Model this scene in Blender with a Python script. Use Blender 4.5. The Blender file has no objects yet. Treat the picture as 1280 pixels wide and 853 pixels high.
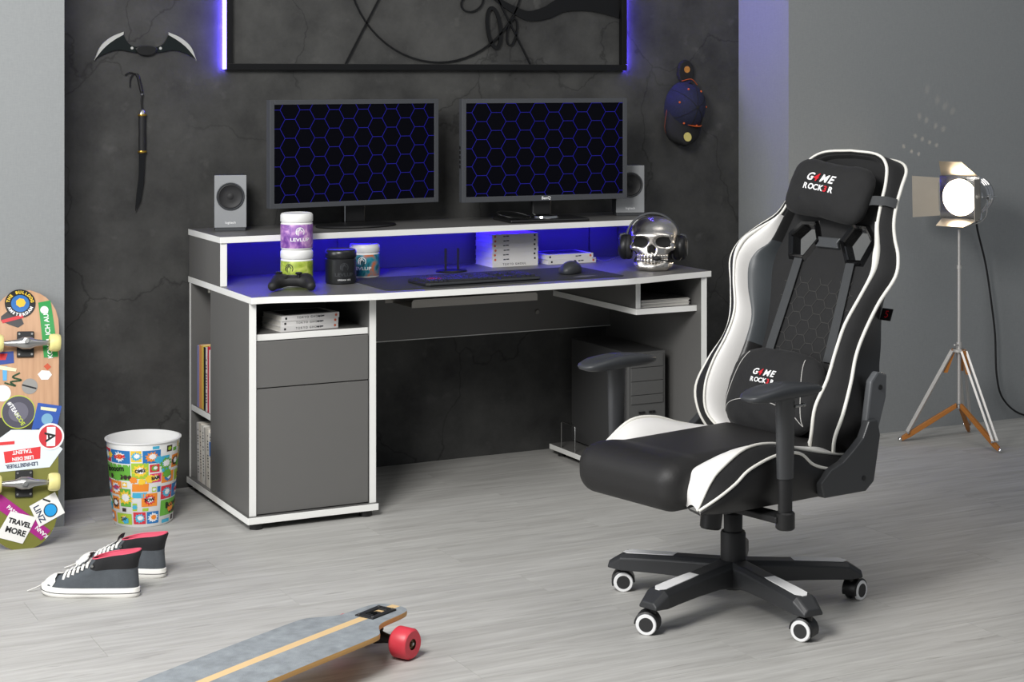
import bpy, bmesh, math, random
import numpy as np
from mathutils import Vector, Matrix

R = math.radians
random.seed(7)
SC = bpy.context.scene
COL = SC.collection

# ------------------------------------------------------------------ camera
cam_d = bpy.data.cameras.new('camera')
cam_d.sensor_width = 36.0
cam_d.lens = 2232.0 / 1280.0 * 36.0
cam_d.shift_y = -331.5 / 1280.0
cam_d.clip_start = 0.05
cam = bpy.data.objects.new('camera', cam_d)
COL.objects.link(cam)
cam.location = (0, 0, 1.5)
cam.rotation_euler = (R(90), 0, R(-26.85))
SC.camera = cam

# ------------------------------------------------------------------ world, lights, exposure
SC.view_settings.view_transform = 'Standard'
SC.view_settings.look = 'None'
SC.view_settings.gamma = 1.0
SC.view_settings.use_curve_mapping = False
SC.view_settings.exposure = 0.0

world = bpy.data.worlds.new('studio')
SC.world = world
world.use_nodes = True
wb = world.node_tree.nodes['Background']
wb.inputs['Color'].default_value = (0.86, 0.92, 1.0, 1)
wb.inputs['Strength'].default_value = 0.20


def area_light(name, loc, target, size, power, color=(1, 1, 1), size_y=None):
    d = bpy.data.lights.new(name, 'AREA')
    d.energy = power
    d.color = color
    d.size = size
    if size_y:
        d.shape = 'RECTANGLE'
        d.size_y = size_y
    o = bpy.data.objects.new(name, d)
    COL.objects.link(o)
    o.location = loc
    o.rotation_euler = (Vector(target) - Vector(loc)).to_track_quat('-Z', 'Y').to_euler()
    return o


area_light('key_softbox', (0.1, 2.9, 2.85), (2.4, 5.0, 0.4), 1.2, 136, (1.0, 0.985, 0.96))
area_light('top_fill', (3.7, 3.6, 3.9), (3.7, 5.6, 0.5), 2.2, 24, (1.0, 0.97, 0.93))  # added overhead fill, unseen, brightens the right wall

area_light('side_softbox', (-2.4, 4.3, 2.0), (2.2, 5.5, 0.4), 1.8, 95, (0.97, 0.985, 1.0))  # added unseen fill that lifts the left-facing surfaces

# ------------------------------------------------------------------ colour + materials


def lin(c):
    out = []
    for x in c[:3]:
        x = x / 255.0
        out.append(x / 12.92 if x <= 0.04045 else ((x + 0.055) / 1.055) ** 2.4)
    return out


MATS = {}


def M(name, col=(128, 128, 128), rough=0.5, metal=0.0, var=0.06, vs=18.0, bump=0.0, bs=220.0,
      emit=None, es=0.0, coat=0.0, sheen=0.0, spec=0.5, stretch=None, detail=3.0):
    """procedural principled material: noise-mottled colour, optional noise bump"""
    if name in MATS:
        return MATS[name]
    m = bpy.data.materials.new(name)
    m.use_nodes = True
    nt = m.node_tree
    n, l = nt.nodes, nt.links
    bsdf = n['Principled BSDF']
    c = lin(col)
    tc = n.new('ShaderNodeTexCoord')
    mp = n.new('ShaderNodeMapping')
    l.new(tc.outputs['Object'], mp.inputs['Vector'])
    if stretch:
        mp.inputs['Scale'].default_value = stretch
    ns = n.new('ShaderNodeTexNoise')
    ns.inputs['Scale'].default_value = vs
    ns.inputs['Detail'].default_value = detail
    l.new(mp.outputs['Vector'], ns.inputs['Vector'])
    mx = n.new('ShaderNodeMix')
    mx.data_type = 'RGBA'
    mx.inputs[6].default_value = [x * (1 - var) for x in c] + [1]
    mx.inputs[7].default_value = [min(1, x * (1 + var)) for x in c] + [1]
    l.new(ns.outputs['Fac'], mx.inputs[0])
    l.new(mx.outputs[2], bsdf.inputs['Base Color'])
    bsdf.inputs['Roughness'].default_value = rough
    bsdf.inputs['Metallic'].default_value = metal
    bsdf.inputs['Specular IOR Level'].default_value = spec
    bsdf.inputs['Coat Weight'].default_value = coat
    if sheen:
        bsdf.inputs['Sheen Weight'].default_value = sheen
        bsdf.inputs['Sheen Roughness'].default_value = 0.4
    if bump:
        nb = n.new('ShaderNodeTexNoise')
        nb.inputs['Scale'].default_value = bs
        nb.inputs['Detail'].default_value = 4
        l.new(mp.outputs['Vector'], nb.inputs['Vector'])
        bp = n.new('ShaderNodeBump')
        bp.inputs['Strength'].default_value = bump
        bp.inputs['Distance'].default_value = 0.004
        l.new(nb.outputs['Fac'], bp.inputs['Height'])
        l.new(bp.outputs['Normal'], bsdf.inputs['Normal'])
    if emit is not None:
        e = lin(emit)
        bsdf.inputs['Emission Color'].default_value = e + [1]
        bsdf.inputs['Emission Strength'].default_value = es
    MATS[name] = m
    return m


# ------------------------------------------------------------------ geometry: every function returns (verts, faces)


def box(x0, x1, y0, y1, z0, z1):
    v = [(x0, y0, z0), (x1, y0, z0), (x1, y1, z0), (x0, y1, z0), (x0, y0, z1), (x1, y0, z1), (x1, y1, z1), (x0, y1, z1)]
    # faces in the order: bottom, top, -y, +x, +y, -x
    f = [(0, 3, 2, 1), (4, 5, 6, 7), (0, 1, 5, 4), (1, 2, 6, 5), (2, 3, 7, 6), (3, 0, 4, 7)]
    return v, f


def lathe(prof, n=32, axis='z'):
    v, f, rings = [], [], []
    for r, z in prof:
        if r < 1e-6:
            rings.append([len(v)])
            v.append((0, 0, z))
        else:
            rings.append(list(range(len(v), len(v) + n)))
            for k in range(n):
                a = 2 * math.pi * k / n
                v.append((r * math.cos(a), r * math.sin(a), z))
    for a, b in zip(rings, rings[1:]):
        if len(a) == 1 and len(b) == 1:
            continue
        for k in range(n):
            k2 = (k + 1) % n
            if len(a) == 1:
                f.append((a[0], b[k2], b[k]))
            elif len(b) == 1:
                f.append((a[k], a[k2], b[0]))
            else:
                f.append((a[k], a[k2], b[k2], b[k]))
    if axis == 'x':
        v = [(z, x, y) for x, y, z in v]
    elif axis == 'y':
        v = [(y, z, x) for x, y, z in v]
    return v, f


def cyl(r, z0, z1, n=24, axis='z', bev=0.0):
    if bev:
        return lathe([(0, z0), (r - bev, z0), (r, z0 + bev), (r, z1 - bev), (r - bev, z1), (0, z1)], n, axis)
    return lathe([(0, z0), (r, z0), (r, z1), (0, z1)], n, axis)


def tube(pts, r=0.005, n=8, caps=True, flat=None):
    pts = [Vector(p) for p in pts]
    m = len(pts)
    rs = r if isinstance(r, (list, tuple)) else [r] * m
    v, f = [], []
    t0 = (pts[1] - pts[0]).normalized()
    up = Vector((0, 0, 1)) if abs(t0.z) < 0.9 else Vector((0, 1, 0))
    nrm = t0.cross(up).normalized()
    for i, p in enumerate(pts):
        if i == 0:
            t = t0
        elif i == m - 1:
            t = (pts[i] - pts[i - 1]).normalized()
        else:
            t = (pts[i + 1] - pts[i - 1]).normalized()
        nrm = (nrm - t * nrm.dot(t)).normalized()
        bn = t.cross(nrm)
        for k in range(n):
            a = 2 * math.pi * k / n
            q = p + (nrm * math.cos(a) + bn * math.sin(a) * (flat or 1.0)) * rs[i]
            v.append(tuple(q))
    for i in range(m - 1):
        for k in range(n):
            k2 = (k + 1) % n
            f.append((i * n + k, i * n + k2, (i + 1) * n + k2, (i + 1) * n + k))
    if caps:
        f.append(tuple(range(n))[::-1])
        f.append(tuple(range((m - 1) * n, m * n)))
    return v, f


def prism(poly, z0, z1):
    n = len(poly)
    area = sum(poly[i][0] * poly[(i + 1) % n][1] - poly[(i + 1) % n][0] * poly[i][1] for i in range(n))
    if area < 0:
        poly = poly[::-1]
    v = [(x, y, z0) for x, y in poly] + [(x, y, z1) for x, y in poly]
    f = [tuple(range(n))[::-1], tuple(range(n, 2 * n))]
    for k in range(n):
        k2 = (k + 1) % n
        f.append((k, k2, n + k2, n + k))
    return v, f


def loft(rows, closed=False, cap0=False, cap1=False):
    n = len(rows[0])
    v = [tuple(p) for r in rows for p in r]
    f = []
    for i in range(len(rows) - 1):
        for k in range(n if closed else n - 1):
            k2 = (k + 1) % n
            f.append((i * n + k, i * n + k2, (i + 1) * n + k2, (i + 1) * n + k))
    if cap0:
        f.append(tuple(range(n))[::-1])
    if cap1:
        f.append(tuple(range((len(rows) - 1) * n, len(rows) * n)))
    return v, f


def xf(vf, m):
    return [tuple(m @ Vector(p)) for p in vf[0]], vf[1]


def T(x=0, y=0, z=0):
    return Matrix.Translation((x, y, z))


def RX(a): return Matrix.Rotation(R(a), 4, 'X')
def RY(a): return Matrix.Rotation(R(a), 4, 'Y')
def RZ(a): return Matrix.Rotation(R(a), 4, 'Z')
def S(x, y, z): return Matrix.Diagonal((x, y, z, 1))


def join(*vfs):
    v, f = [], []
    for a in vfs:
        o = len(v)
        v += list(a[0])
        f += [tuple(i + o for i in q) for q in a[1]]
    return v, f


def cr(pts, n=8, closed=False):
    """Catmull-Rom through points of any dimension, n steps for each span"""
    P = [np.array(p, float) for p in pts]
    m = len(P)
    out = []
    for i in range(m if closed else m - 1):
        if closed:
            a, b, c, d = P[i - 1], P[i], P[(i + 1) % m], P[(i + 2) % m]
        else:
            b, c = P[i], P[i + 1]
            a = P[i - 1] if i > 0 else 2 * b - c
            d = P[i + 2] if i + 2 < m else 2 * c - b
        for k in range(n):
            t = k / n
            out.append(tuple(0.5 * ((2 * b) + (c - a) * t + (2 * a - 5 * b + 4 * c - d) * t * t + (3 * b - a - 3 * c + d) * t ** 3)))
    if not closed:
        out.append(tuple(P[-1]))
    return out


def strokes(segs, w, z0=0.0, z1=0.0006):
    """straight pen strokes in the xy plane as thin bars"""
    out = []
    for a, b in segs:
        a, b = Vector(a), Vector(b)
        d = b - a
        if d.length < 1e-6:
            continue
        d.normalize()
        p = Vector((-d.y, d.x)) * (w / 2)
        e = d * (w * 0.25)
        out.append(prism([tuple(a - e + p), tuple(a - e - p), tuple(b + e - p), tuple(b + e + p)], z0, z1))
    return join(*out)


def hexlines(x0, x1, y0, y1, side, ox=0.0, oy=0.0):
    """edges of a flat-topped honeycomb clipped to a rectangle"""
    h = side * math.sqrt(3)
    edges = {}
    for i in range(-2, int((x1 - x0) / (1.5 * side)) + 3):
        for j in range(-2, int((y1 - y0) / h) + 3):
            cx = x0 + ox + i * 1.5 * side
            cy = y0 + oy + j * h + (h / 2 if i % 2 else 0)
            c = [(cx + side * math.cos(R(60 * k)), cy + side * math.sin(R(60 * k))) for k in range(6)]
            for k in range(6):
                a, b = c[k], c[(k + 1) % 6]
                key = (round((a[0] + b[0]) * 2000), round((a[1] + b[1]) * 2000))
                edges[key] = (a, b)
    out = []
    for a, b in edges.values():
        t0, t1 = 0.0, 1.0
        dx, dy = b[0] - a[0], b[1] - a[1]
        ok = True
        for p, q in ((-dx, a[0] - x0), (dx, x1 - a[0]), (-dy, a[1] - y0), (dy, y1 - a[1])):
            if abs(p) < 1e-9:
                if q < 0:
                    ok = False
            else:
                t = q / p
                if p < 0:
                    t0 = max(t0, t)
                else:
                    t1 = min(t1, t)
        if ok and t1 - t0 > 0.02:
            out.append(((a[0] + dx * t0, a[1] + dy * t0), (a[0] + dx * t1, a[1] + dy * t1)))
    return out


def text(s, size=0.02, depth=0.0004, shear=0.0, bold=0.0, align='CENTER', sx=1.0, space=1.0):
    """flat lettering in the xy plane, centred"""
    cu = bpy.data.curves.new('lettering', 'FONT')
    cu.body = s
    cu.size = size
    cu.align_x = align
    cu.align_y = 'CENTER'
    cu.shear = shear
    cu.offset = bold
    cu.space_character = space
    cu.extrude = depth / 2
    cu.resolution_u = 3
    o = bpy.data.objects.new('lettering', cu)
    me = bpy.data.meshes.new_from_object(o)
    v = [(p.co.x * sx, p.co.y, p.co.z + depth / 2) for p in me.vertices]
    f = [tuple(p.vertices) for p in me.polygons]
    bpy.data.objects.remove(o)
    bpy.data.curves.remove(cu)
    bpy.data.meshes.remove(me)
    return v, f


def wrap(vf, rad, a0=0.0, z0=0.0, r2=None, hgt=1.0):
    """bend an xy-plane print round a vertical cylinder (or cone: r2 at height hgt), facing angle a0"""
    v = []
    for x, y, z in vf[0]:
        zz = z0 + y
        rr = rad if r2 is None else rad + (r2 - rad) * zz / hgt
        a = a0 + x / rr
        v.append(((rr + z) * math.cos(a), (rr + z) * math.sin(a), zz))
    return v, vf[1]


# ---- signed distance modelling (surface nets)


def smin(a, b, k):
    h = np.clip(0.5 + 0.5 * (b - a) / k, 0, 1)
    return b * (1 - h) + a * h - k * h * (1 - h)


def smax(a, b, k):
    return -smin(-a, -b, k)


def ell(X, Y, Z, c, r):
    x, y, z = (X - c[0]) / r[0], (Y - c[1]) / r[1], (Z - c[2]) / r[2]
    d = np.sqrt(x * x + y * y + z * z)
    return (d - 1) * min(r)


def rbox(X, Y, Z, c, h, r):
    qx, qy, qz = abs(X - c[0]) - h[0] + r, abs(Y - c[1]) - h[1] + r, abs(Z - c[2]) - h[2] + r
    o = np.sqrt(np.maximum(qx, 0) ** 2 + np.maximum(qy, 0) ** 2 + np.maximum(qz, 0) ** 2)
    return o + np.minimum(np.maximum(qx, np.maximum(qy, qz)), 0) - r


def caps(X, Y, Z, a, b, ra, rb=None):
    rb = ra if rb is None else rb
    a, b = np.array(a, float), np.array(b, float)
    d = b - a
    t = ((X - a[0]) * d[0] + (Y - a[1]) * d[1] + (Z - a[2]) * d[2]) / (d @ d)
    t = np.clip(t, 0, 1)
    return np.sqrt((X - a[0] - d[0] * t) ** 2 + (Y - a[1] - d[1] * t) ** 2 + (Z - a[2] - d[2] * t) ** 2) - (ra + (rb - ra) * t)


def sdf(fn, lo, hi, res):
    lo, hi = np.array(lo, float), np.array(hi, float)
    n = np.ceil((hi - lo) / res).astype(int) + 1
    ax = [lo[i] + np.arange(n[i]) * res for i in range(3)]
    X, Y, Z = np.meshgrid(*ax, indexing='ij')
    D = fn(X, Y, Z)
    ins = D < 0
    nx, ny, nz = n
    corner = [(i, j, k) for i in (0, 1) for j in (0, 1) for k in (0, 1)]
    sl = lambda c: (slice(c[0], nx - 1 + c[0]), slice(c[1], ny - 1 + c[1]), slice(c[2], nz - 1 + c[2]))
    cnt = sum(ins[sl(c)].astype(int) for c in corner)
    act = (cnt > 0) & (cnt < 8)
    idx = np.argwhere(act)
    vid = -np.ones(act.shape, int)
    vid[act] = np.arange(len(idx))
    acc = np.zeros((len(idx), 3))
    num = np.zeros(len(idx))
    for a in range(8):
        for b in range(a + 1, 8):
            ca, cb = np.array(corner[a]), np.array(corner[b])
            if abs(ca - cb).sum() != 1:
                continue
            ia, ib = idx + ca, idx + cb
            da, db = D[tuple(ia.T)], D[tuple(ib.T)]
            c = (da < 0) != (db < 0)
            t = np.where(c, da / np.where(c, da - db, 1), 0)
            p = ca + (cb - ca) * t[:, None]
            acc += np.where(c[:, None], p, 0)
            num += c
    V = lo + (idx + acc / num[:, None]) * res
    F = []
    for d in range(3):
        e, g = (d + 1) % 3, (d + 2) % 3
        s0 = [slice(None)] * 3
        s1 = [slice(None)] * 3
        s0[d], s1[d] = slice(0, n[d] - 1), slice(1, n[d])
        ch = ins[tuple(s0)] != ins[tuple(s1)]
        for q in np.argwhere(ch):
            if q[e] == 0 or q[g] == 0 or q[e] >= n[e] - 1 or q[g] >= n[g] - 1:
                continue
            cs = []
            for de, dg in ((-1, -1), (0, -1), (0, 0), (-1, 0)):
                c = q.copy()
                c[e] += de
                c[g] += dg
                cs.append(int(vid[tuple(c)]))
            if not ins[tuple(q)]:
                cs = cs[::-1]
            F.append(tuple(cs))
    return [tuple(p) for p in V], F


# ------------------------------------------------------------------ objects


def mesh_of(name, vf, mi=None):
    me = bpy.data.meshes.new(name)
    me.from_pydata([tuple(map(float, p)) for p in vf[0]], [], [tuple(q) for q in vf[1]])
    if mi is not None:
        for p, i in zip(me.polygons, mi):
            p.material_index = i
    me.validate()
    me.update()
    return me


def ob(name, vf, mat, parent=None, loc=(0, 0, 0), rot=(0, 0, 0), smooth=None, bev=0.0, mi=None, label=None, matrix=None, fix=False, seg=2):
    me = vf if isinstance(vf, bpy.types.Mesh) else mesh_of(name, vf, mi)
    if fix:
        bm = bmesh.new()
        bm.from_mesh(me)
        bmesh.ops.remove_doubles(bm, verts=bm.verts, dist=1e-6)
        bmesh.ops.recalc_face_normals(bm, faces=bm.faces)
        bm.to_mesh(me)
        bm.free()
    if not me.materials:
        for m in (mat if isinstance(mat, (list, tuple)) else [mat]):
            me.materials.append(m)
    if smooth is not None:
        me.shade_smooth()
        if smooth < 179:
            me.set_sharp_from_angle(angle=R(smooth))
    o = bpy.data.objects.new(name, me)
    COL.objects.link(o)
    if parent:
        o.parent = parent
    if matrix is not None:
        o.matrix_basis = matrix
    else:
        o.location = loc
        o.rotation_euler = rot
    if bev:
        b = o.modifiers.new('edge', 'BEVEL')
        b.width = bev
        b.segments = seg
        b.limit_method = 'ANGLE'
        b.angle_limit = R(35)
        b.harden_normals = False
    if label:
        o['label'] = label
    return o


def tag(o, label, cat, group=None, kind=None):
    if label:
        o['label'] = label
    if cat:
        o['category'] = cat
    if group:
        o['group'] = group
    if kind:
        o['kind'] = kind
    return o


def thing(name, label, cat, loc=(0, 0, 0), rotz=0.0, group=None):
    o = bpy.data.objects.new(name, None)
    o.empty_display_size = 0.05
    COL.objects.link(o)
    o.location = loc
    o.rotation_euler = (0, 0, R(rotz))
    return tag(o, label, cat, group)


def again(src, parent=None, loc=None, rot=None, matrix=None):
    o = src.copy()
    COL.objects.link(o)
    if parent is not None:
        o.parent = parent
    if matrix is not None:
        o.matrix_basis = matrix
    else:
        if loc is not None:
            o.location = loc
        if rot is not None:
            o.rotation_euler = rot
    return o


# shared materials
m_panel = M('anthracite laminate', (108, 107, 105), 0.42, var=0.02, bump=0.03, bs=600)
m_white = M('white edge band', (250, 250, 246), 0.4, var=0.02)
m_black = M('black plastic', (22, 22, 23), 0.42, var=0.08)
m_blackm = M('matt black plastic', (30, 30, 31), 0.6, var=0.08, bump=0.05, bs=500)
m_dgrey = M('dark grey plastic', (62, 64, 67), 0.45, var=0.05)
m_chrome = M('chrome', (225, 225, 225), 0.08, 1.0, var=0.02)
m_steel = M('brushed steel', (170, 170, 168), 0.3, 1.0, var=0.05)
m_paper = M('paper white', (236, 233, 224), 0.7, var=0.04)
m_ink = M('black ink', (18, 18, 20), 0.6)
m_red = M('red print', (205, 30, 42), 0.5)
m_pwhite = M('white print', (240, 240, 240), 0.5, var=0.02)

# ================================================================== the setting


def concrete():
    m = bpy.data.materials.new('dark concrete')
    m.use_nodes = True
    nt = m.node_tree
    n, l = nt.nodes, nt.links
    b = n['Principled BSDF']
    tc = n.new('ShaderNodeTexCoord')
    n1 = n.new('ShaderNodeTexNoise')
    n1.inputs['Scale'].default_value = 3.4
    n1.inputs['Detail'].default_value = 9
    n1.inputs['Roughness'].default_value = 0.66
    l.new(tc.outputs['Object'], n1.inputs['Vector'])
    ramp = n.new('ShaderNodeValToRGB')
    e = ramp.color_ramp.elements
    e[0].position, e[1].position = 0.3, 0.72
    e[0].color = lin((40, 40, 40)) + [1]
    e[1].color = lin((80, 80, 78)) + [1]
    l.new(n1.outputs['Fac'], ramp.inputs['Fac'])
    # wandering hairline cracks: cell borders of a distorted voronoi, broken up by a second noise
    dn = n.new('ShaderNodeTexNoise')
    dn.inputs['Scale'].default_value = 3.2
    dn.inputs['Detail'].default_value = 6
    l.new(tc.outputs['Object'], dn.inputs['Vector'])
    add = n.new('ShaderNodeMix')
    add.data_type = 'VECTOR'
    add.inputs[0].default_value = 0.28
    l.new(tc.outputs['Object'], add.inputs[4])
    l.new(dn.outputs['Color'], add.inputs[5])
    vo = n.new('ShaderNodeTexVoronoi')
    vo.feature = 'DISTANCE_TO_EDGE'
    vo.inputs['Scale'].default_value = 2.1
    l.new(add.outputs[1], vo.inputs['Vector'])
    cr_ = n.new('ShaderNodeValToRGB')
    c = cr_.color_ramp.elements
    c[0].position, c[1].position = 0.0, 0.007
    c[0].color, c[1].color = (0, 0, 0, 1), (1, 1, 1, 1)
    l.new(vo.outputs['Distance'], cr_.inputs['Fac'])
    mk = n.new('ShaderNodeTexNoise')
    mk.inputs['Scale'].default_value = 1.7
    l.new(tc.outputs['Object'], mk.inputs['Vector'])
    mr = n.new('ShaderNodeMapRange')
    mr.inputs[1].default_value, mr.inputs[2].default_value = 0.54, 0.66
    l.new(mk.outputs['Fac'], mr.inputs[0])
    mxx = n.new('ShaderNodeMath')
    mxx.operation = 'MAXIMUM'
    l.new(cr_.outputs['Color'], mxx.inputs[0])
    l.new(mr.outputs[0], mxx.inputs[1])
    mul = n.new('ShaderNodeMix')
    mul.data_type = 'RGBA'
    mul.blend_type = 'MULTIPLY'
    mul.inputs[0].default_value = 0.5
    l.new(ramp.outputs['Color'], mul.inputs[6])
    l.new(mxx.outputs[0], mul.inputs[7])
    # pale flecks
    fl = n.new('ShaderNodeTexNoise')
    fl.inputs['Scale'].default_value = 14
    fl.inputs['Detail'].default_value = 5
    l.new(tc.outputs['Object'], fl.inputs['Vector'])
    fr = n.new('ShaderNodeMapRange')
    fr.inputs[1].default_value, fr.inputs[2].default_value = 0.63, 0.78
    fr.inputs[4].default_value = 0.22
    l.new(fl.outputs['Fac'], fr.inputs[0])
    m3 = n.new('ShaderNodeMix')
    m3.data_type = 'RGBA'
    m3.inputs[7].default_value = lin((120, 119, 116)) + [1]
    l.new(fr.outputs[0], m3.inputs[0])
    l.new(mul.outputs[2], m3.inputs[6])
    l.new(m3.outputs[2], b.inputs['Base Color'])
    b.inputs['Roughness'].default_value = 0.72
    bp = n.new('ShaderNodeBump')
    bp.inputs['Strength'].default_value = 0.35
    bp.inputs['Distance'].default_value = 0.01
    l.new(n1.outputs['Fac'], bp.inputs['Height'])
    l.new(bp.outputs['Normal'], b.inputs['Normal'])
    return m


def woven_wall(name, col):
    m = bpy.data.materials.new(name)
    m.use_nodes = True
    nt = m.node_tree
    n, l = nt.nodes, nt.links
    b = n['Principled BSDF']
    tc = n.new('ShaderNodeTexCoord')
    fac = []
    for st in ((60, 60, 260), (260, 260, 40)):
        mp = n.new('ShaderNodeMapping')
        mp.inputs['Scale'].default_value = st
        l.new(tc.outputs['Object'], mp.inputs['Vector'])
        ns = n.new('ShaderNodeTexNoise')
        ns.inputs['Scale'].default_value = 1.0
        ns.inputs['Detail'].default_value = 2
        l.new(mp.outputs['Vector'], ns.inputs['Vector'])
        fac.append(ns)
    ad = n.new('ShaderNodeMath')
    ad.operation = 'ADD'
    l.new(fac[0].outputs['Fac'], ad.inputs[0])
    l.new(fac[1].outputs['Fac'], ad.inputs[1])
    hf = n.new('ShaderNodeMath')
    hf.operation = 'MULTIPLY'
    hf.inputs[1].default_value = 0.5
    l.new(ad.outputs[0], hf.inputs[0])
    mx = n.new('ShaderNodeMix')
    mx.data_type = 'RGBA'
    c = lin(col)
    mx.inputs[6].default_value = [x * 0.86 for x in c] + [1]
    mx.inputs[7].default_value = [x * 1.14 for x in c] + [1]
    l.new(hf.outputs[0], mx.inputs[0])
    l.new(mx.outputs[2], b.inputs['Base Color'])
    b.inputs['Roughness'].default_value = 0.62
    bp = n.new('ShaderNodeBump')
    bp.inputs['Strength'].default_value = 0.15
    bp.inputs['Distance'].default_value = 0.002
    l.new(hf.outputs[0], bp.inputs['Height'])
    l.new(bp.outputs['Normal'], b.inputs['Normal'])
    return m


def floor_mat():
    m = bpy.data.materials.new('grey oak plank')
    m.use_nodes = True
    nt = m.node_tree
    n, l = nt.nodes, nt.links
    b = n['Principled BSDF']
    tc = n.new('ShaderNodeTexCoord')
    oi = n.new('ShaderNodeObjectInfo')
    ml = n.new('ShaderNodeMath')
    ml.operation = 'MULTIPLY'
    ml.inputs[1].default_value = 37.0
    l.new(oi.outputs['Random'], ml.inputs[0])
    cb = n.new('ShaderNodeCombineXYZ')
    for i in range(3):
        l.new(ml.outputs[0], cb.inputs[i])
    va = n.new('ShaderNodeVectorMath')
    va.operation = 'ADD'
    l.new(tc.outputs['Object'], va.inputs[0])
    l.new(cb.outputs[0], va.inputs[1])
    mp = n.new('ShaderNodeMapping')
    mp.inputs['Scale'].default_value = (1.6, 22.0, 1.0)
    l.new(va.outputs[0], mp.inputs['Vector'])
    g = n.new('ShaderNodeTexNoise')
    g.inputs['Scale'].default_value = 1.5
    g.inputs['Detail'].default_value = 9
    g.inputs['Roughness'].default_value = 0.65
    g.inputs['Distortion'].default_value = 0.7
    l.new(mp.outputs['Vector'], g.inputs['Vector'])
    rp = n.new('ShaderNodeValToRGB')
    e = rp.color_ramp.elements
    e[0].position, e[1].position = 0.25, 0.72
    e[0].color = lin((164, 162, 158)) + [1]
    e[1].color = lin((200, 199, 195)) + [1]
    l.new(g.outputs['Fac'], rp.inputs['Fac'])
    # sparse darker pores / knots
    mp2 = n.new('ShaderNodeMapping')
    mp2.inputs['Scale'].default_value = (4.0, 34.0, 1.0)
    l.new(va.outputs[0], mp2.inputs['Vector'])
    k = n.new('ShaderNodeTexNoise')
    k.inputs['Scale'].default_value = 1.0
    k.inputs['Detail'].default_value = 4
    k.inputs['Distortion'].default_value = 1.6
    l.new(mp2.outputs['Vector'], k.inputs['Vector'])
    kr = n.new('ShaderNodeMapRange')
    kr.inputs[1].default_value, kr.inputs[2].default_value = 0.62, 0.78
    kr.inputs[4].default_value = 0.55
    l.new(k.outputs['Fac'], kr.inputs[0])
    mx = n.new('ShaderNodeMix')
    mx.data_type = 'RGBA'
    mx.inputs[7].default_value = lin((120, 116, 112)) + [1]
    l.new(kr.outputs[0], mx.inputs[0])
    l.new(rp.outputs['Color'], mx.inputs[6])
    # small plank to plank difference
    hv = n.new('ShaderNodeHueSaturation')
    mr = n.new('ShaderNodeMapRange')
    mr.inputs[3].default_value, mr.inputs[4].default_value = 0.97, 1.03
    l.new(oi.outputs['Random'], mr.inputs[0])
    l.new(mr.outputs[0], hv.inputs['Value'])
    l.new(mx.outputs[2], hv.inputs['Color'])
    l.new(hv.outputs['Color'], b.inputs['Base Color'])
    b.inputs['Roughness'].default_value = 0.5
    b.inputs['Specular IOR Level'].default_value = 0.35
    bp = n.new('ShaderNodeBump')
    bp.inputs['Strength'].default_value = 0.12
    bp.inputs['Distance'].default_value = 0.002
    l.new(g.outputs['Fac'], bp.inputs['Height'])
    l.new(bp.outputs['Normal'], b.inputs['Normal'])
    return m


m_floor = floor_mat()
m_conc = concrete()
m_gwall = woven_wall('grey woven wallpaper', (145, 148, 149))

fl = ob('floor', box(-3.0, 9.0, -1.5, 6.44, -0.08, -0.004), m_floor)
tag(fl, 'grey oak plank floor', None, kind='structure')
PW, PL = 0.195, 1.29
plank_me = mesh_of('plank', box(0, PL - 0.0007, 0, PW - 0.0007, -0.004, 0.0))
plank_me.materials.append(m_floor)
row = 0
y = 6.34 - PW
while y > 3.15:
    x = -0.3 - ((row * 0.463 + 0.17) % 1.0) * PL
    while x < 7.2:
        o = bpy.data.objects.new('plank', plank_me)
        COL.objects.link(o)
        o.parent = fl
        o.location = (x, y, 0)
        x += PL
    y -= PW
    row += 1
WT = 3.4
tag(ob('wall_back', box(0.9, 4.29, 6.34, 6.44, 0, WT), m_conc), 'dark cracked concrete wall behind the desk', None, kind='structure')
tag(ob('wall_left', box(-3.0, 1.356, 5.98, 6.34, 0, WT), m_gwall), 'pale grey wall behind the skateboard', None, kind='structure')
tag(ob('wall_right', box(4.29, 9.0, 5.98, 6.44, 0, WT), m_gwall), 'grey wall behind the studio lamp', None, kind='structure')

# ================================================================== desk
DX, DY = 1.885, 5.6
desk = thing('gaming_desk', 'anthracite gaming desk with white edges, raised shelf and blue light strip', 'desk', (DX, DY, 0))


def panel(name, x0, x1, y0, y1, z0, z1, white='', parent=desk, bev=0.0012, base=(DX, DY), label=None):
    vf = box(x0 - base[0], x1 - base[0], y0 - base[1], y1 - base[1], z0, z1)
    order = ['b', 't', 'f', 'r', 'k', 'l']      # bottom top front right back left
    mi = [1 if k in white else 0 for k in order]
    return ob(name, vf, [m_panel, m_white], parent, bev=bev, mi=mi, label=label)


# desk top with a bowed front edge
front = cr([(1.885, 5.617), (1.97, 5.613), (2.1, 5.578), (2.24, 5.548), (2.42, 5.537), (2.8, 5.531), (3.2, 5.531), (3.34, 5.548), (3.5, 5.585), (3.68, 5.619)], 5)
poly = [(x - DX, y - DY) for x, y in front] + [(3.68 - DX, 6.335 - DY), (1.885 - DX, 6.335 - DY)]
vf = prism(poly, 0.749, 0.771)
mi = [0, 0] + [1] * len(poly)
top = ob('desktop', vf, [m_panel, m_white], desk, mi=mi, bev=0.001)
panel('raised_shelf', 1.885, 3.68, 5.953, 6.335, 0.921, 0.943, 'flrk')
panel('raised_shelf_side', 1.887, 1.912, 5.96, 6.33, 0.771, 0.921, 'f')
panel('raised_shelf_side', 3.653, 3.678, 5.96, 6.33, 0.771, 0.921, 'f')
panel('raised_shelf_back', 1.912, 2.44, 6.27, 6.285, 0.771, 0.921)
panel('raised_shelf_back', 2.4415, 3.52, 6.27, 6.285, 0.771, 0.921)
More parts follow.
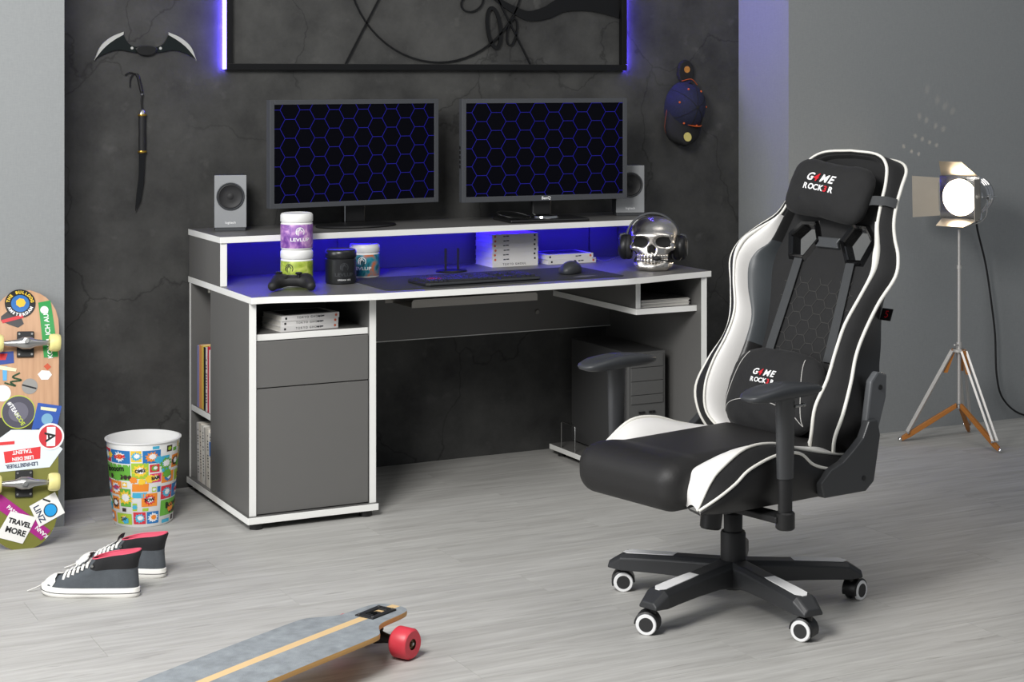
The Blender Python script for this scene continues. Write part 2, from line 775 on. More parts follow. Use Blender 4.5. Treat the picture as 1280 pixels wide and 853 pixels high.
panel('raised_shelf_back', 3.5215, 3.653, 6.265, 6.285, 0.771, 0.921)
m_led = M('blue light strip', (20, 15, 60), 0.4, emit=(40, 18, 255), es=34)
led = ob('light_strip', box(1.93 - DX, 3.64 - DX, 6.165 - DY, 6.177 - DY, 0.914, 0.921), m_led, desk, label='blue glowing light strip under the raised shelf')
# pedestal
panel('pedestal_side', 1.885, 1.91, 5.642, 6.066, 0.045, 0.749, 'f')
panel('pedestal_side', 2.312, 2.337, 5.642, 6.30, 0.045, 0.749, 'f')
panel('pedestal_bottom', 1.876, 2.34, 5.627, 6.325, 0.022, 0.045, 'flrk')
panel('pedestal_shelf', 1.91, 2.312, 5.655, 6.05, 0.621, 0.643, 'f')
panel('partition', 1.91, 2.312, 6.05, 6.066, 0.045, 0.749)
panel('pedestal_back', 1.885, 2.337, 6.30, 6.322, 0.045, 0.749, 'l')
panel('side_shelf', 1.887, 2.312, 6.066, 6.30, 0.288, 0.31, 'l')
d1 = panel('drawer', 1.9125, 2.3095, 5.646, 5.664, 0.4665, 0.6185, bev=0.0015)
d2 = panel('door', 1.9125, 2.3095, 5.646, 5.664, 0.0485, 0.463, bev=0.0015)
foot_me = None
for fx, fy in ((1.915, 5.66), (2.305, 5.66), (1.915, 6.28), (2.305, 6.28)):
    ob('foot', cyl(0.022, 0, 0.022, 20), m_black, desk, loc=(fx - DX, fy - DY, 0), smooth=40)
m_cam = M('zinc fitting', (150, 148, 140), 0.35, 0.8)
for fx, fy, fz in ((1.897, 6.11, 0.733), (2.245, 5.70, 0.735), (3.60, 5.72, 0.735)):
    ob('fitting', xf(cyl(0.008, 0, 0.016, 14, bev=0.002), T(fx - DX, fy - DY, fz)), m_cam, desk, smooth=40)
ob('fitting', xf(cyl(0.009, -0.006, 0, 14, 'y', bev=0.001), T(3.30 - DX, 6.30 - DY, 0.56)), m_cam, desk, smooth=40)
# right side, open box, modesty panel, computer board
panel('side_panel', 3.637, 3.662, 5.622, 6.335, 0.0, 0.749, 'f')
panel('box_divider', 3.377, 3.398, 5.662, 6.29, 0.642, 0.749, 'f')
panel('box_shelf', 3.373, 3.637, 5.652, 6.30, 0.62, 0.642, 'fl')
panel('back_panel', 2.337, 3.637, 6.30, 6.316, 0.487, 0.749, 'b', bev=0.0)
panel('back_panel_edge', 2.337, 3.637, 6.298, 6.3165, 0.4845, 0.4875, 'flrtb', bev=0.0)
panel('computer_board', 3.33, 3.637, 5.64, 6.25, 0.022, 0.042, 'flk')
for fx, fy in ((3.36, 5.7), (3.36, 6.2)):
    ob('foot', cyl(0.016, 0, 0.022, 16), m_black, desk, loc=(fx - DX, fy - DY, 0), smooth=40)
br = [(3.336, 6.16, 0.04), (3.336, 6.16, 0.138), (3.336, 6.155, 0.145), (3.336, 6.055, 0.145), (3.336, 6.05, 0.138), (3.336, 6.05, 0.04)]
ob('wire_bracket', tube([(a - DX, b - DY, c) for a, b, c in br], 0.0028, 8), m_steel, desk, smooth=60)
m_tray = M('pale grey tray metal', (176, 172, 166), 0.5, var=0.03)
lip = [(2.53, 0.680), (3.03, 0.680), (3.03, 0.702), (3.024, 0.709), (2.538, 0.709), (2.53, 0.701)]
lv, lf = prism([(a - DX, b) for a, b in lip], 0, 0.003)
ob('cable_tray', join(([(x, 5.783 - DY - z, yy) for x, yy, z in lv], [q[::-1] for q in lf]),
                      box(2.53 - DX, 3.03 - DX, 5.783 - DY, 5.95 - DY, 0.680, 0.683),
                      box(2.50 - DX, 3.03 - DX, 5.95 - DY, 5.953 - DY, 0.680, 0.749)), m_tray, desk, fix=True)

# ================================================================== computer tower
pc = thing('computer_tower', 'dark grey computer tower under the desk behind the chair arm', 'computer', (3.43, 5.80, 0.042))
m_pc = M('pc case steel', (70, 70, 70), 0.5, var=0.03)
m_pcf = M('pc front plastic', (92, 92, 91), 0.5, var=0.03)
ob('case', box(0, 0.165, 0.022, 0.45, 0.006, 0.412), m_pc, pc, bev=0.003)
ob('front_panel', box(0, 0.165, 0.008, 0.022, 0.006, 0.412), m_pcf, pc, bev=0.003)
zz = 0.405
for h in (0.052, 0.052, 0.052, 0.034):
    ob('drive_bay_cover', box(0.012, 0.153, 0.003, 0.009, zz - h + 0.002, zz), m_pcf, pc, bev=0.0015)
    zz -= h
ob('lower_cover', box(0.012, 0.153, 0.003, 0.009, 0.012, 0.16), m_pcf, pc, bev=0.002)
for k, xx in enumerate((0.045, 0.06, 0.09, 0.105)):
    ob('port', box(xx, xx + 0.011, 0.0005, 0.004, 0.18, 0.188), m_black, pc)
for xx in (0.02, 0.145):
    for yy in (0.05, 0.42):
        ob('rubber_foot', cyl(0.01, 0, 0.006, 12), m_black, pc, loc=(xx, yy, 0))

# ================================================================== monitors
m_bez = M('monitor bezel', (72, 74, 78), 0.45, var=0.04, bump=0.04, bs=700)
m_scr = M('dark screen glass', (3, 3, 6), 0.35, var=0.0, spec=0.12, emit=(2, 2, 8), es=0.6)
m_hex = M('blue honeycomb on screen', (10, 10, 60), 0.3, emit=(38, 32, 190), es=0.42)


def monitor(label, loc, yaw, w, h, z0, kind):
    t = thing('monitor', label, 'monitor', loc, yaw, 'monitors on the raised shelf')
    bz = 0.017
    b0 = z0 + (0.021 if kind else 0.018)
    # body: frame of four bars + back shell, screen set back
    t1 = z0 + h
    bars = join(box(-w / 2, -w / 2 + bz, -0.012, 0.022, z0, t1), box(w / 2 - bz, w / 2, -0.012, 0.022, z0, t1),
                box(-w / 2 + bz, w / 2 - bz, -0.012, 0.022, z0, b0), box(-w / 2 + bz, w / 2 - bz, -0.012, 0.022, t1 - bz, t1))
    ob('bezel', bars, m_bez, t, bev=0.0012)
    sh = loft([[(x * s, y, z0 + h / 2 + zz * s2) for x, zz in ((-w / 2, -h / 2), (w / 2, -h / 2), (w / 2, h / 2), (-w / 2, h / 2))]
               for y, s, s2 in ((0.018, 0.998, 0.998), (0.035, 0.97, 0.96), (0.058, 0.62, 0.6))], True, True, True)
    ob('back_shell', sh, m_black, t, fix=True, smooth=30)
    sc = ob('screen', box(-w / 2 + bz, w / 2 - bz, -0.007, 0.0, b0, t1 - bz), m_scr, t)
    hl = hexlines(-w / 2 + bz, w / 2 - bz, b0, t1 - bz, 0.0395, 0.004, 0.012 if kind else 0.03)
    hv, hf = strokes(hl, 0.0018, 0.0, 0.0004)
    ob('screen_pattern', ([(x, -0.0072 - z, y) for x, y, z in hv], [q[::-1] for q in hf]), m_hex, sc, label='blue honeycomb lines on black screen')
    if kind:
        sv, sf = text('BenQ', 0.016, 0.0005, bold=0.0004)
        ob('logo', xf((sv, sf), T(0, -0.0123, z0 + 0.0105) @ RX(90)), m_pwhite, t, label='small white maker lettering')
        ob('side_buttons', join(*[box(-w / 2 - 0.003, -w / 2 + 0.002, 0.004, 0.012, z0 + 0.13 + k * 0.018, z0 + 0.142 + k * 0.018) for k in range(5)]), m_black, t)
        ob('neck', box(-0.04, 0.04, 0.03, 0.055, 0.012, z0 + 0.12), m_black, t, bev=0.006)
        ob('base', xf(box(-0.175, 0.15, -0.09, 0.11, 0.0, 0.012), T(0, 0, 0)), m_black, t, bev=0.005)
        ob('collar', xf(lathe([(0, 0.012), (0.062, 0.012), (0.06, 0.019), (0.046, 0.026), (0, 0.027)], 32), T(0, 0.015, 0)), m_chrome, t, smooth=40)
    else:
        ob('neck', xf(box(-0.03, 0.06, 0.036, 0.052, 0.012, z0 + 0.1), T(0, 0, 0)), m_black, t, bev=0.004)
        ob('neck_trim', box(-0.034, -0.031, 0.02, 0.05, 0.012, z0 + 0.02), m_chrome, t)
        ob('base', xf(lathe([(0, 0), (0.155, 0), (0.16, 0.004), (0.155, 0.009), (0.05, 0.014), (0, 0.015)], 48), S(1.0, 0.62, 1) @ T(0, -0.01, 0)), m_black, t, smooth=40)
    return t


monitor('wide dark monitor standing above the stacked jars', (2.468, 6.16, 0.943), 5, 0.695, 0.392, 0.078, 0)
m2 = monitor('wide dark monitor standing beside the silver skull', (3.22, 6.08, 0.943), -6, 0.684, 0.393, 0.077, 1)
loop = cr([(-0.155, 0.02, 0.0155), (-0.2, -0.02, 0.03), (-0.17, -0.075, 0.022), (-0.1, -0.065, 0.0155), (-0.075, -0.03, 0.02), (-0.12, 0.01, 0.034), (-0.19, 0.0, 0.04), (-0.2, -0.04, 0.03), (-0.14, -0.06, 0.0155), (-0.07, 0.02, 0.0155), (-0.05, 0.04, 0.0155)], 6)
ob('power_cable', tube(loop, 0.0022, 6), m_black, m2, smooth=60)

# ================================================================== speakers
m_spk = M('speaker grey front', (146, 148, 150), 0.5, var=0.03)


def speaker(label, loc, yaw):
    t = thing('loudspeaker', label, 'speaker', loc, yaw, 'small loudspeakers on the raised shelf')
    ob('cabinet', box(-0.056, 0.056, 0.006, 0.105, 0.012, 0.2), m_dgrey, t, bev=0.004)
    ob('front_plate', box(-0.057, 0.057, -0.001, 0.006, 0.013, 0.201), m_spk, t, bev=0.002)
    ob('base', box(-0.054, 0.054, 0.003, 0.1, 0.0, 0.013), m_dgrey, t, bev=0.002)
    rg = xf(lathe([(0.0485, 0.0), (0.05, 0.003), (0.047, 0.005), (0.044, 0.003), (0.043, -0.001)], 40), T(0, -0.001, 0.125) @ RX(90))
    ob('ring', rg, m_dgrey, t, smooth=50)
    dr = ob('driver', xf(lathe([(0.0445, 0.0025), (0.041, 0.0035), (0.037, 0.0012), (0.02, 0.0004), (0.011, 0.0008), (0.0105, 0.003), (0, 0.0055)], 40), T(0, -0.001, 0.125) @ RX(90)),
            M('speaker cone', (26, 26, 28), 0.55), t, smooth=40)
    ob('logo', xf(text('logitech', 0.012, 0.0004, bold=0.0001), T(0, -0.001, 0.031) @ RX(90)), m_pwhite, t, label='small white maker lettering')
    return t


speaker('small grey loudspeaker standing left of the monitors', (1.99, 6.165, 0.943), -16)
speaker('small grey loudspeaker partly hidden behind the monitor, above the skull', (3.625, 6.12, 0.943), -20)

# ================================================================== chair  (local x = forward, y = sitter's left, z = up)
chair = thing('gaming_chair', 'black and white racing style gaming chair on a five star base', 'chair', (2.84, 4.225, 0), 192)
m_suede = M('black microfibre', (27, 27, 28), 0.85, var=0.22, vs=30, bump=0.15, bs=120, sheen=0.05)
m_seat = M('soft black leatherette', (28, 27, 27), 0.56, var=0.12, bump=0.12, bs=200)
m_bleath = M('black leatherette', (27, 26, 26), 0.38, var=0.08, bump=0.1, bs=350)
m_gleath = M('dark grey leatherette', (66, 70, 73), 0.42, var=0.06, bump=0.08, bs=350)
m_wleath = M('white leatherette', (238, 236, 233), 0.42, var=0.03, bump=0.05, bs=250)
m_pipe = M('white piping', (240, 238, 230), 0.5, var=0.02)
m_arm = M('armrest polyurethane', (56, 58, 61), 0.42, var=0.06, bump=0.06, bs=400)
m_post = M('arm post plastic', (62, 63, 65), 0.4, var=0.05)
m_base = M('base nylon', (48, 49, 51), 0.45, var=0.06, bump=0.05, bs=500)
m_strap = M('webbing strap', (58, 60, 62), 0.7, var=0.06, bump=0.2, bs=700)
m_gloss = M('gloss black trim', (18, 18, 19), 0.12, var=0.02, coat=0.5)
m_stitch = M('pale stitching', (190, 188, 184), 0.7)

sB, cB = math.sin(R(23)), math.cos(R(23))


def bk(v, s, p):
    """point on the reclined back: v across, s along it, p proud of its plane"""
    return (-0.186 - s * sB + p * cB, v, 0.45 + s * cB + p * sB)


BKM = Matrix(((0, -sB, cB, -0.186), (1, 0, 0, 0), (0, cB, sB, 0.45), (0, 0, 0, 1)))   # (v, s, p) -> chair

Ci = [(.17, -.02, .05), (.205, .02, .10), (.215, .09, .125), (.222, .17, .115), (.212, .26, .10), (.215, .34, .095), (.248, .43, .10), (.268, .50, .10), (.258, .555, .095), (.232, .60, .075), (.19, .66, .045), (.175, .73, .035), (.167, .79, .03), (.15, .845, .03), (.10, .877, .025), (.0, .885, .025)]
Co = [(.235, -.03, .02), (.262, .02, .07), (.285, .09, .09), (.275, .18, .08), (.255, .26, .065), (.258, .33, .06), (.285, .42, .065), (.318, .50, .065), (.305, .56, .06), (.265, .615, .045), (.225, .67, .02), (.207, .73, .008), (.197, .79, -.005), (.18, .85, -.025), (.12, .882, -.045), (0, .89, -.05)]
Cw = [(.13, -.01, .02), (.172, .025, .045), (.185, .09, .06), (.189, .17, .055), (.183, .26, .05), (.188, .34, .05), (.225, .42, .058), (.246, .49, .06), (.232, .535, .058), (.205, .578, .04), (.182, .66, .038), (.168, .73, .03), (.16, .79, .025), (.143, .838, .025), (.095, .869, .02), (0, .877, .02)]
Cp = [(.11, -.01, .006), (.13, .03, .006), (.147, .09, .006), (.15, .17, .006), (.152, .26, .006), (.158, .34, .006), (.176, .42, .006), (.196, .49, .006), (.20, .54, .006), (.19, .585, .006), (.174, .66, .006), (.16, .73, .006), (.152, .79, .006), (.135, .83, .006), (.09, .86, .006), (0, .868, .006)]
Cr = [(.235, -.03, -.07), (.262, .02, -.07), (.283, .09, -.07), (.27, .18, -.07), (.235, .26, -.07), (.218, .33, -.07), (.2, .42, -.06), (.2, .5, -.05), (.19, .56, -.05), (.17, .615, -.05), (.15, .67, -.05), (.14, .73, -.05), (.135, .79, -.05), (.12, .845, -.055), (.08, .87, -.06), (0, .88, -.06)]
NS = 5


def half(cv_, sg=1):
    return [(v * sg, s, p) for v, s, p in cr(cv_, NS)]


def strip(a, b, lo, hi, sg, mid=0.0):
    """surface between two half curves from control index lo to hi; mid bulges it outwards"""
    A, B = half(a, sg)[lo * NS:hi * NS + 1], half(b, sg)[lo * NS:hi * NS + 1]
    rows = []
    for p, q in zip(A, B):
        p, q = np.array(p), np.array(q)
        r = []
        for k in range(7):
            t = k / 6
            x = p * (1 - t) + q * t
            x[2] += mid * 4 * t * (1 - t)
            r.append(bk(*x))
        rows.append(r)
    vf = loft(rows)
    return vf if sg > 0 else (vf[0], [q[::-1] for q in vf[1]])


TOPI = 15
for sg in (1, -1):
    ob('bolster_inner', strip(Cp, Cw, 0, 4, sg, .012), m_bleath, chair, smooth=80)
    ob('bolster_inset', strip(Cp, Cw, 4, 9, sg, .012), m_gleath, chair, smooth=80, label='dark grey leather inset')
    ob('head_edge', strip(Cp, Cw, 9, TOPI, sg, .01), m_suede, chair, smooth=80)
    ob('white_bolster', strip(Cw, Ci, 0, 10, sg, .014), m_wleath, chair, smooth=80, label='white leather bolster')
    ob('head_band', strip(Cw, Ci, 10, TOPI, sg, .004), m_suede, chair, smooth=80)
    ob('outer_bolster', strip(Ci, Co, 0, TOPI, sg, .012), m_suede, chair, smooth=80)
    ob('back_side', strip(Co, Cr, 0, TOPI, sg, .01 * 0), m_bleath, chair, smooth=80)
    hc = half([(v, s, p + .003) for v, s, p in Ci], sg)
    ob('piping', tube([bk(*q) for q in hc], [.0052 + .0062 * math.exp(-((q[1] - .545) / .05) ** 2) for q in hc], 8, flat=.75), m_pipe, chair, smooth=60)
    ob('piping', tube([bk(*q) for q in half([(v + .001, s, p + .002) for v, s, p in Co], sg)], 0.0052, 8), m_pipe, chair, smooth=60)
# centre panel slab with two real hexagonal openings
out = half(Cp)
outline = [(v, s) for v, s, p in out] + [(-v, s) for v, s, p in out[::-1][1:]]
slab = mesh_of('slab', prism(outline, -0.03, 0.006))
HEX = [(-.052, .004), (-.028, .048), (.018, .046), (.05, .012), (.03, -.048), (-.018, -.05)]
bm = bmesh.new()
bm.from_mesh(slab)
cut = bpy.data.meshes.new('cut')
so = bpy.data.objects.new('slab', slab)
COL.objects.link(so)
cutvf = join(*[prism([(sg * (.104 + x), .600 + y_) for x, y_ in HEX], -.2, .2) for sg in (1, -1)])
co = bpy.data.objects.new('cut', mesh_of('cut', cutvf))
COL.objects.link(co)
bmod = so.modifiers.new('b', 'BOOLEAN')
bmod.operation = 'DIFFERENCE'
bmod.solver = 'EXACT'
bmod.object = co
bpy.context.view_layer.update()
dg = bpy.context.evaluated_depsgraph_get()
pm = bpy.data.meshes.new_from_object(so.evaluated_get(dg))
bm.free()
bpy.data.objects.remove(so)
bpy.data.objects.remove(co)
pm.name = 'centre_panel'
cp_ = ob('centre_panel', pm, m_suede, chair, matrix=BKM)
back_rear = loft([[bk(*cv2), bk(cp2[0], cp2[1], -.03)] for cv2, cp2 in zip(half(Cr), half(Cp))])
ob('back_rear', join(back_rear, ([(x, -y_, z) for x, y_, z in back_rear[0]], [q[::-1] for q in back_rear[1]])), m_bleath, chair, smooth=60)
# embossed honeycomb on the middle of the back
hx = [e for e in hexlines(-.135, .135, .22, .485, .026) if True]
ob('honeycomb_seam', xf(strokes(hx, .0022, .0062, .0072), BKM), M('honeycomb seam', (58, 57, 56), 0.9), chair)
# hexagonal trims and the bridge between them
for sg in (1, -1):
    o_ = [(sg * (.104 + x * 1.34), .600 + y_ * 1.34) for x, y_ in HEX]
    m_ = [(sg * (.104 + x * 1.17), .600 + y_ * 1.17) for x, y_ in HEX]
    i_ = [(sg * (.104 + x), .600 + y_) for x, y_ in HEX]
    rows = [[(x, y_, .006) for x, y_ in o_], [(x, y_, .019) for x, y_ in m_], [(x, y_, .014) for x, y_ in i_], [(x, y_, -.032) for x, y_ in i_]]
    v_, f_ = loft(rows, True)
    ob('hexagon_trim', xf((v_, f_ if sg > 0 else [q[::-1] for q in f_]), BKM), m_gloss, chair, fix=True, smooth=30)
ob('bridge', xf(prism([(-.045, .612), (.045, .612), (.036, .597), (.045, .58), (-.045, .58), (-.036, .597)], .006, .02), BKM), M('bridge grey', (70, 72, 74), 0.35), chair, bev=.003)
for sg in (1, -1):
    st = [(sg * .098, .552, .0), (sg * .100, .545, .012), (sg * .106, .42, .011), (sg * .113, .28, .012), (sg * .114, .24, .012)]
    rr = []
    for v_, s_, p_ in st:
        rr.append([bk(v_ - .0155, s_, p_), bk(v_ + .0155, s_, p_), bk(v_ + .0155, s_, p_ + .003), bk(v_ - .0155, s_, p_ + .003)])
    ob('strap', loft(rr, True, True, True), m_strap, chair, fix=True)


def pillow(hx_, hy_, hz_, pinch):
    def fn(X, Y, Z):
        ex = 1 - pinch * (1 - (X / hx_) ** 2)        # waisted long edges
        d = (np.abs(X / hx_) ** 3.2 + np.abs(Y / (hy_ * ex)) ** 3.2) ** (1 / 3.2)
        th = hz_ * np.clip(1 - d ** 2.4, 0, 1) ** 0.5
        wr = 0.0016 * np.sin(X * 90 + Y * 40) * np.sin(Y * 75 - X * 25)
        return np.maximum(np.abs(Z) - th - wr, (d - 1) * hy_) * 0.7
    return sdf(fn, (-hx_ - .012, -hy_ - .012, -hz_ - .012), (hx_ + .012, hy_ + .012, hz_ + .012), 0.0052)


hp = BKM @ T(0, .738, .07) @ RZ(-6)
ob('headrest_pillow', xf(pillow(.157, .114, .050, .26), hp), m_suede, chair, smooth=179)
hs = ob('headrest_strap', loft([[bk(v, s + d, p) for d in (-.014, .014)] for v, s, p in ((.12, .715, .06), (.165, .722, .062), (.198, .728, .045), (.215, .73, .02), (.17, .73, -.04))]), m_strap, chair, smooth=60)
lp = BKM @ T(0, .12, .066)
ob('lumbar_pillow', xf(pillow(.172, .128, .062, .02), lp), m_suede, chair, smooth=179)


def logo(mat, k, name, oy, hx_, hy_, hz_, pinch):
    """two lines of slanted lettering with red digits, glyph by glyph"""
    def puff(vf):
        # lettering follows the puffed surface of the cushion
        v_ = []
        for a, b, c in vf[0]:
            a, b = a * k, b * k + oy
            ex_ = 1 - pinch * (1 - (a / hx_) ** 2)
            d = (abs(a / hx_) ** 3.2 + abs(b / (hy_ * ex_)) ** 3.2) ** (1 / 3.2)
            v_.append(tuple(mat @ Vector((a, b, hz_ * max(0, 1 - d ** 2.4) ** .5 + .0016 + c))))
        return v_, vf[1]

    w, r_ = [], []
    x = -.078
    for ch, adv, red in (('G', .036, 0), ('4', .034, 1), ('M', .042, 0), ('E', .033, 0)):
        (r_ if red else w).append(xf(text(ch, .042, .001, .22, .0012, 'LEFT', sx=1.12), T(x, .02, 0)))
        x += adv
    x = -.078
    for ch, adv, red in (('R', .0255, 0), ('O', .0265, 0), ('C', .0255, 0), ('K', .0255, 0), ('3', .0235, 1), ('R', .025, 0)):
        (r_ if red else w).append(xf(text(ch, .031, .001, .0, .0009, 'LEFT', sx=1.1), T(x, -.018, 0)))
        x += adv
    for q in w:
        ob(name + '_letter', puff(q), m_pwhite, chair)
    for q in r_:
        ob(name + '_digit', puff(q), m_red, chair, label='red embroidered digit')


logo(hp, .80, 'logo', .006, .157, .114, .050, .26)
logo(lp, .62, 'logo', .026, .172, .128, .062, .02)


def on_lumbar(x, y_):
    d = (abs(x / .172) ** 3.2 + abs(y_ / .1265) ** 3.2) ** (1 / 3.2)
    return tuple(lp @ Vector((x, y_, .062 * max(0, 1 - d ** 2.4) ** .5 + .0012)))


for sg in (1, -1):
    ob('stitching', tube([on_lumbar(sg * x, y_) for x, y_ in cr([(.150, -.085), (.12, -.06), (.06, -.045), (0, -.04)], 6)], .0012, 5), m_stitch, chair)
    ob('stitching', tube([on_lumbar(sg * x, y_) for x, y_ in cr([(.150, -.085), (.138, -.02), (.122, .05), (.108, .10)], 6)], .0012, 5), m_stitch, chair)
tg = ob('side_tag', xf(box(.225, .262, .395, .43, -.03, -.027), BKM), m_ink, chair)
ob('side_tag_print', xf(text('5', .03, .0006), BKM @ T(.245, .412, -.0268)), m_red, tg)

# seat
# bolster stations shared by the seat cushion and the side bolsters


def seat_fn(X, Y, Z):
    d = rbox(X, Y, Z, (.115, .008, .42), (.31, .188, .057), .045)
    crown = rbox(X, Y, Z, (.13, 0, .455), (.26, .15, .028), .027)
    d = smin(d, crown, .03)
    nose = rbox(X, Y, Z, (.365, 0, .421), (.068, .188, .060), .05)
    d = smin(d, nose, .035)
    return d


ob('seat_cushion', sdf(seat_fn, (-.22, -.21, .345), (.46, .21, .50), 0.0072), m_seat, chair, smooth=179)
# leather front skin of the cushion
SI = [(.368, .184, .370), (.380, .180, .40), (.374, .174, .432), (.346, .168, .460), (.25, .168, .476), (.12, .168, .474), (0, .168, .468), (-.15, .168, .455), (-.22, .168, .45)]
S1 = [(.387, .245, .372), (.372, .25, .405), (.346, .252, .442), (.310, .252, .470), (.217, .252, .512), (.109, .25, .511), (-.002, .25, .482), (-.149, .25, .448), (-.22, .25, .44)]
S2 = [(.395, .258, .376), (.345, .282, .408), (.288, .287, .436), (.235, .287, .466), (.135, .287, .489), (.044, .287, .483), (-.015, .287, .444), (-.10, .287, .421), (-.21, .285, .42)]
S3 = [(.385, .25, .366), (.34, .272, .364), (.288, .277, .362), (.235, .278, .36), (.135, .279, .358), (.044, .279, .356), (-.015, .279, .355), (-.10, .279, .353), (-.21, .277, .353)]
# the seat sits a finger's width towards the near arm
SI, S1, S2, S3 = [[(x, y_ * .95, z) for x, y_, z in q] for q in (SI, S1, S2, S3)]
SY = .015


def sstrip(a, b, sg, mid, ax=2):
    A, B = cr(a, NS), cr(b, NS)
    rows = []
    for p, q in zip(A, B):
        r = []
        for k in range(7):
            t = k / 6
            x = np.array(p) * (1 - t) + np.array(q) * t
            x[ax] += mid * 4 * t * (1 - t)
            r.append((x[0] * (.86 if sg < 0 and x[0] > 0 else 1), x[1] * sg + SY, x[2]))
        rows.append(r)
    vf = loft(rows)
    return vf if sg < 0 else (vf[0], [q[::-1] for q in vf[1]])


for sg in (1, -1):
    ob('seat_bolster', sstrip(SI, S1, sg, .012), m_wleath, chair, smooth=80, label='white leather seat bolster')
    ob('seat_bolster_edge', sstrip(S1, S2, sg, .006), m_suede, chair, smooth=80)
    ob('seat_side', sstrip(S2, S3, sg, .012, 1), m_bleath, chair, smooth=80)
    ob('seat_front_corner', loft([[(x * (.86 if sg < 0 else 1), y_ * sg + SY, z) for x, y_, z in (SI[0], S1[0], S2[0])], [(x * (.86 if sg < 0 else 1) - .01, y_ * sg + SY, .36) for x, y_, z in (SI[0], S1[0], S2[0])]]), m_bleath, chair)
    ob('piping', tube([(x * (.86 if sg < 0 and x > 0 else 1), y_ * sg + SY, z + .003) for x, y_, z in cr(S1, NS)], .0042, 8), m_pipe, chair, smooth=60)
    ob('piping', tube([(x * (.86 if sg < 0 and x > 0 else 1), (y_ + .001) * sg + SY, z + .002) for x, y_, z in cr(S2, NS)], .0042, 8), m_pipe, chair, smooth=60)
    ob('piping', tube([((x + .002) * (.86 if sg < 0 else 1), (y_ - .004) * sg + SY, z + .001) for x, y_, z in cr(SI[:4], NS)], .0035, 8), m_ink, chair, smooth=60)
    ob('seat_rear', loft([[(-.21, .168 * sg, .45), (-.21, .285 * sg, .42)], [(-.21, .168 * sg, .36), (-.21, .277 * sg, .353)]]), m_bleath, chair)
ob('seat_pan', box(-.20, .30, -.235, .262, .352, .366), m_blackm, chair, bev=.006)
# arm rests


def armpad():
    rows = []
    N = 40
    def ring(sc, z, dz=0):
        out = []
        for k in range(N):
            a = 2 * math.pi * k / N
            ca, sa = math.cos(a), math.sin(a)
            x = .142 * math.copysign(abs(ca) ** .62, ca)
            y_ = .046 * math.copysign(abs(sa) ** .75, sa) * (1 + .18 * ca)
            out.append((x * sc[0], y_ * sc[1], z - .012 * (x / .142) ** 2 * dz))
        return out
    for sc, z, dz in (((.55, .5), -.021, 0), ((.86, .84), -.018, .3), ((.97, .96), -.009, .6), ((1, 1), 0, .8), ((.985, .97), .007, 1), ((.9, .86), .0135, 1), ((.5, .5), .0165, .9), ((.05, .05), .0172, .5)):
        rows.append(ring(sc, z, dz))
    return loft(rows, True, True, True)


for sg in (1, -1):
    a_ = ob('armrest_pad', xf(armpad(), T(.145, .322 * sg, .672)), m_arm, chair, smooth=60)
    ob('armrest_post', xf(loft([[(rx * math.cos(a), ry * math.sin(a), z) for a in [2 * math.pi * k / 24 for k in range(24)]] for rx, ry, z in ((.026, .018, .44), (.0265, .0185, .445), (.031, .021, .65), (.05, .026, .658))], True, True, True), T(.145, .33 * sg, 0)), m_post, chair, smooth=50)
    ob('armrest_inner_post', xf(loft([[(rx * math.cos(a), ry * math.sin(a), z) for a in [2 * math.pi * k / 24 for k in range(24)]] for rx, ry, z in ((.022, .016, .335), (.022, .016, .442))], True, True, True), T(.145, .33 * sg, 0)), m_blackm, chair, smooth=50)
    ob('armrest_socket', xf(cyl(.0255, .305, .352, 24, bev=.004), T(.145, .33 * sg, 0)), m_black, chair, smooth=40)
    ob('armrest_bracket', box(.115, .175, min(.1 * sg, .325 * sg), max(.1 * sg, .325 * sg), .322, .340), m_blackm, chair, bev=.004)
    ob('armrest_lever', join(xf(cyl(.004, 0, .03, 10, 'x'), T(.10, .35 * sg, .63)), xf(cyl(.0055, -.008, .0, 10, 'x'), T(.10, .35 * sg, .63))), m_steel, chair, smooth=40)
    # recliner hinge: bracket under the seat and arm up the back
    lowp = [(-.016, .397), (-.03, .357), (-.20, .352), (-.235, .375), (-.262, .50), (-.25, .545), (-.215, .545), (-.19, .50), (-.157, .475), (-.108, .444), (-.06, .43)]
    y0, y1 = sorted((.288 * sg, .314 * sg))
    pv, pf = prism(lowp, y0, y1)
    ob('hinge_bracket', ([(a, c, b) for a, b, c in pv], [q[::-1] for q in pf]), m_post, chair, bev=.004)
    upp = [(-.205, .49), (-.262, .50), (-.30, .60), (-.303, .665), (-.262, .675), (-.235, .65)]
    y0, y1 = sorted((.282 * sg, .304 * sg))
    pv, pf = prism(upp, y0, y1)
    hb = ob('hinge_arm', ([(a, c, b) for a, b, c in pv], [q[::-1] for q in pf]), M('hinge cover grey', (92, 94, 97), 0.4), chair, bev=.006)
    ob('bolt', xf(cyl(.007, 0, .004, 12, 'y'), T(-.272, .303 * sg if sg > 0 else -.307, .63)), m_black, hb)
    ob('bolt', xf(cyl(.007, 0, .004, 12, 'y'), T(-.19, .312 * sg if sg > 0 else -.316, .39)), m_black, chair)
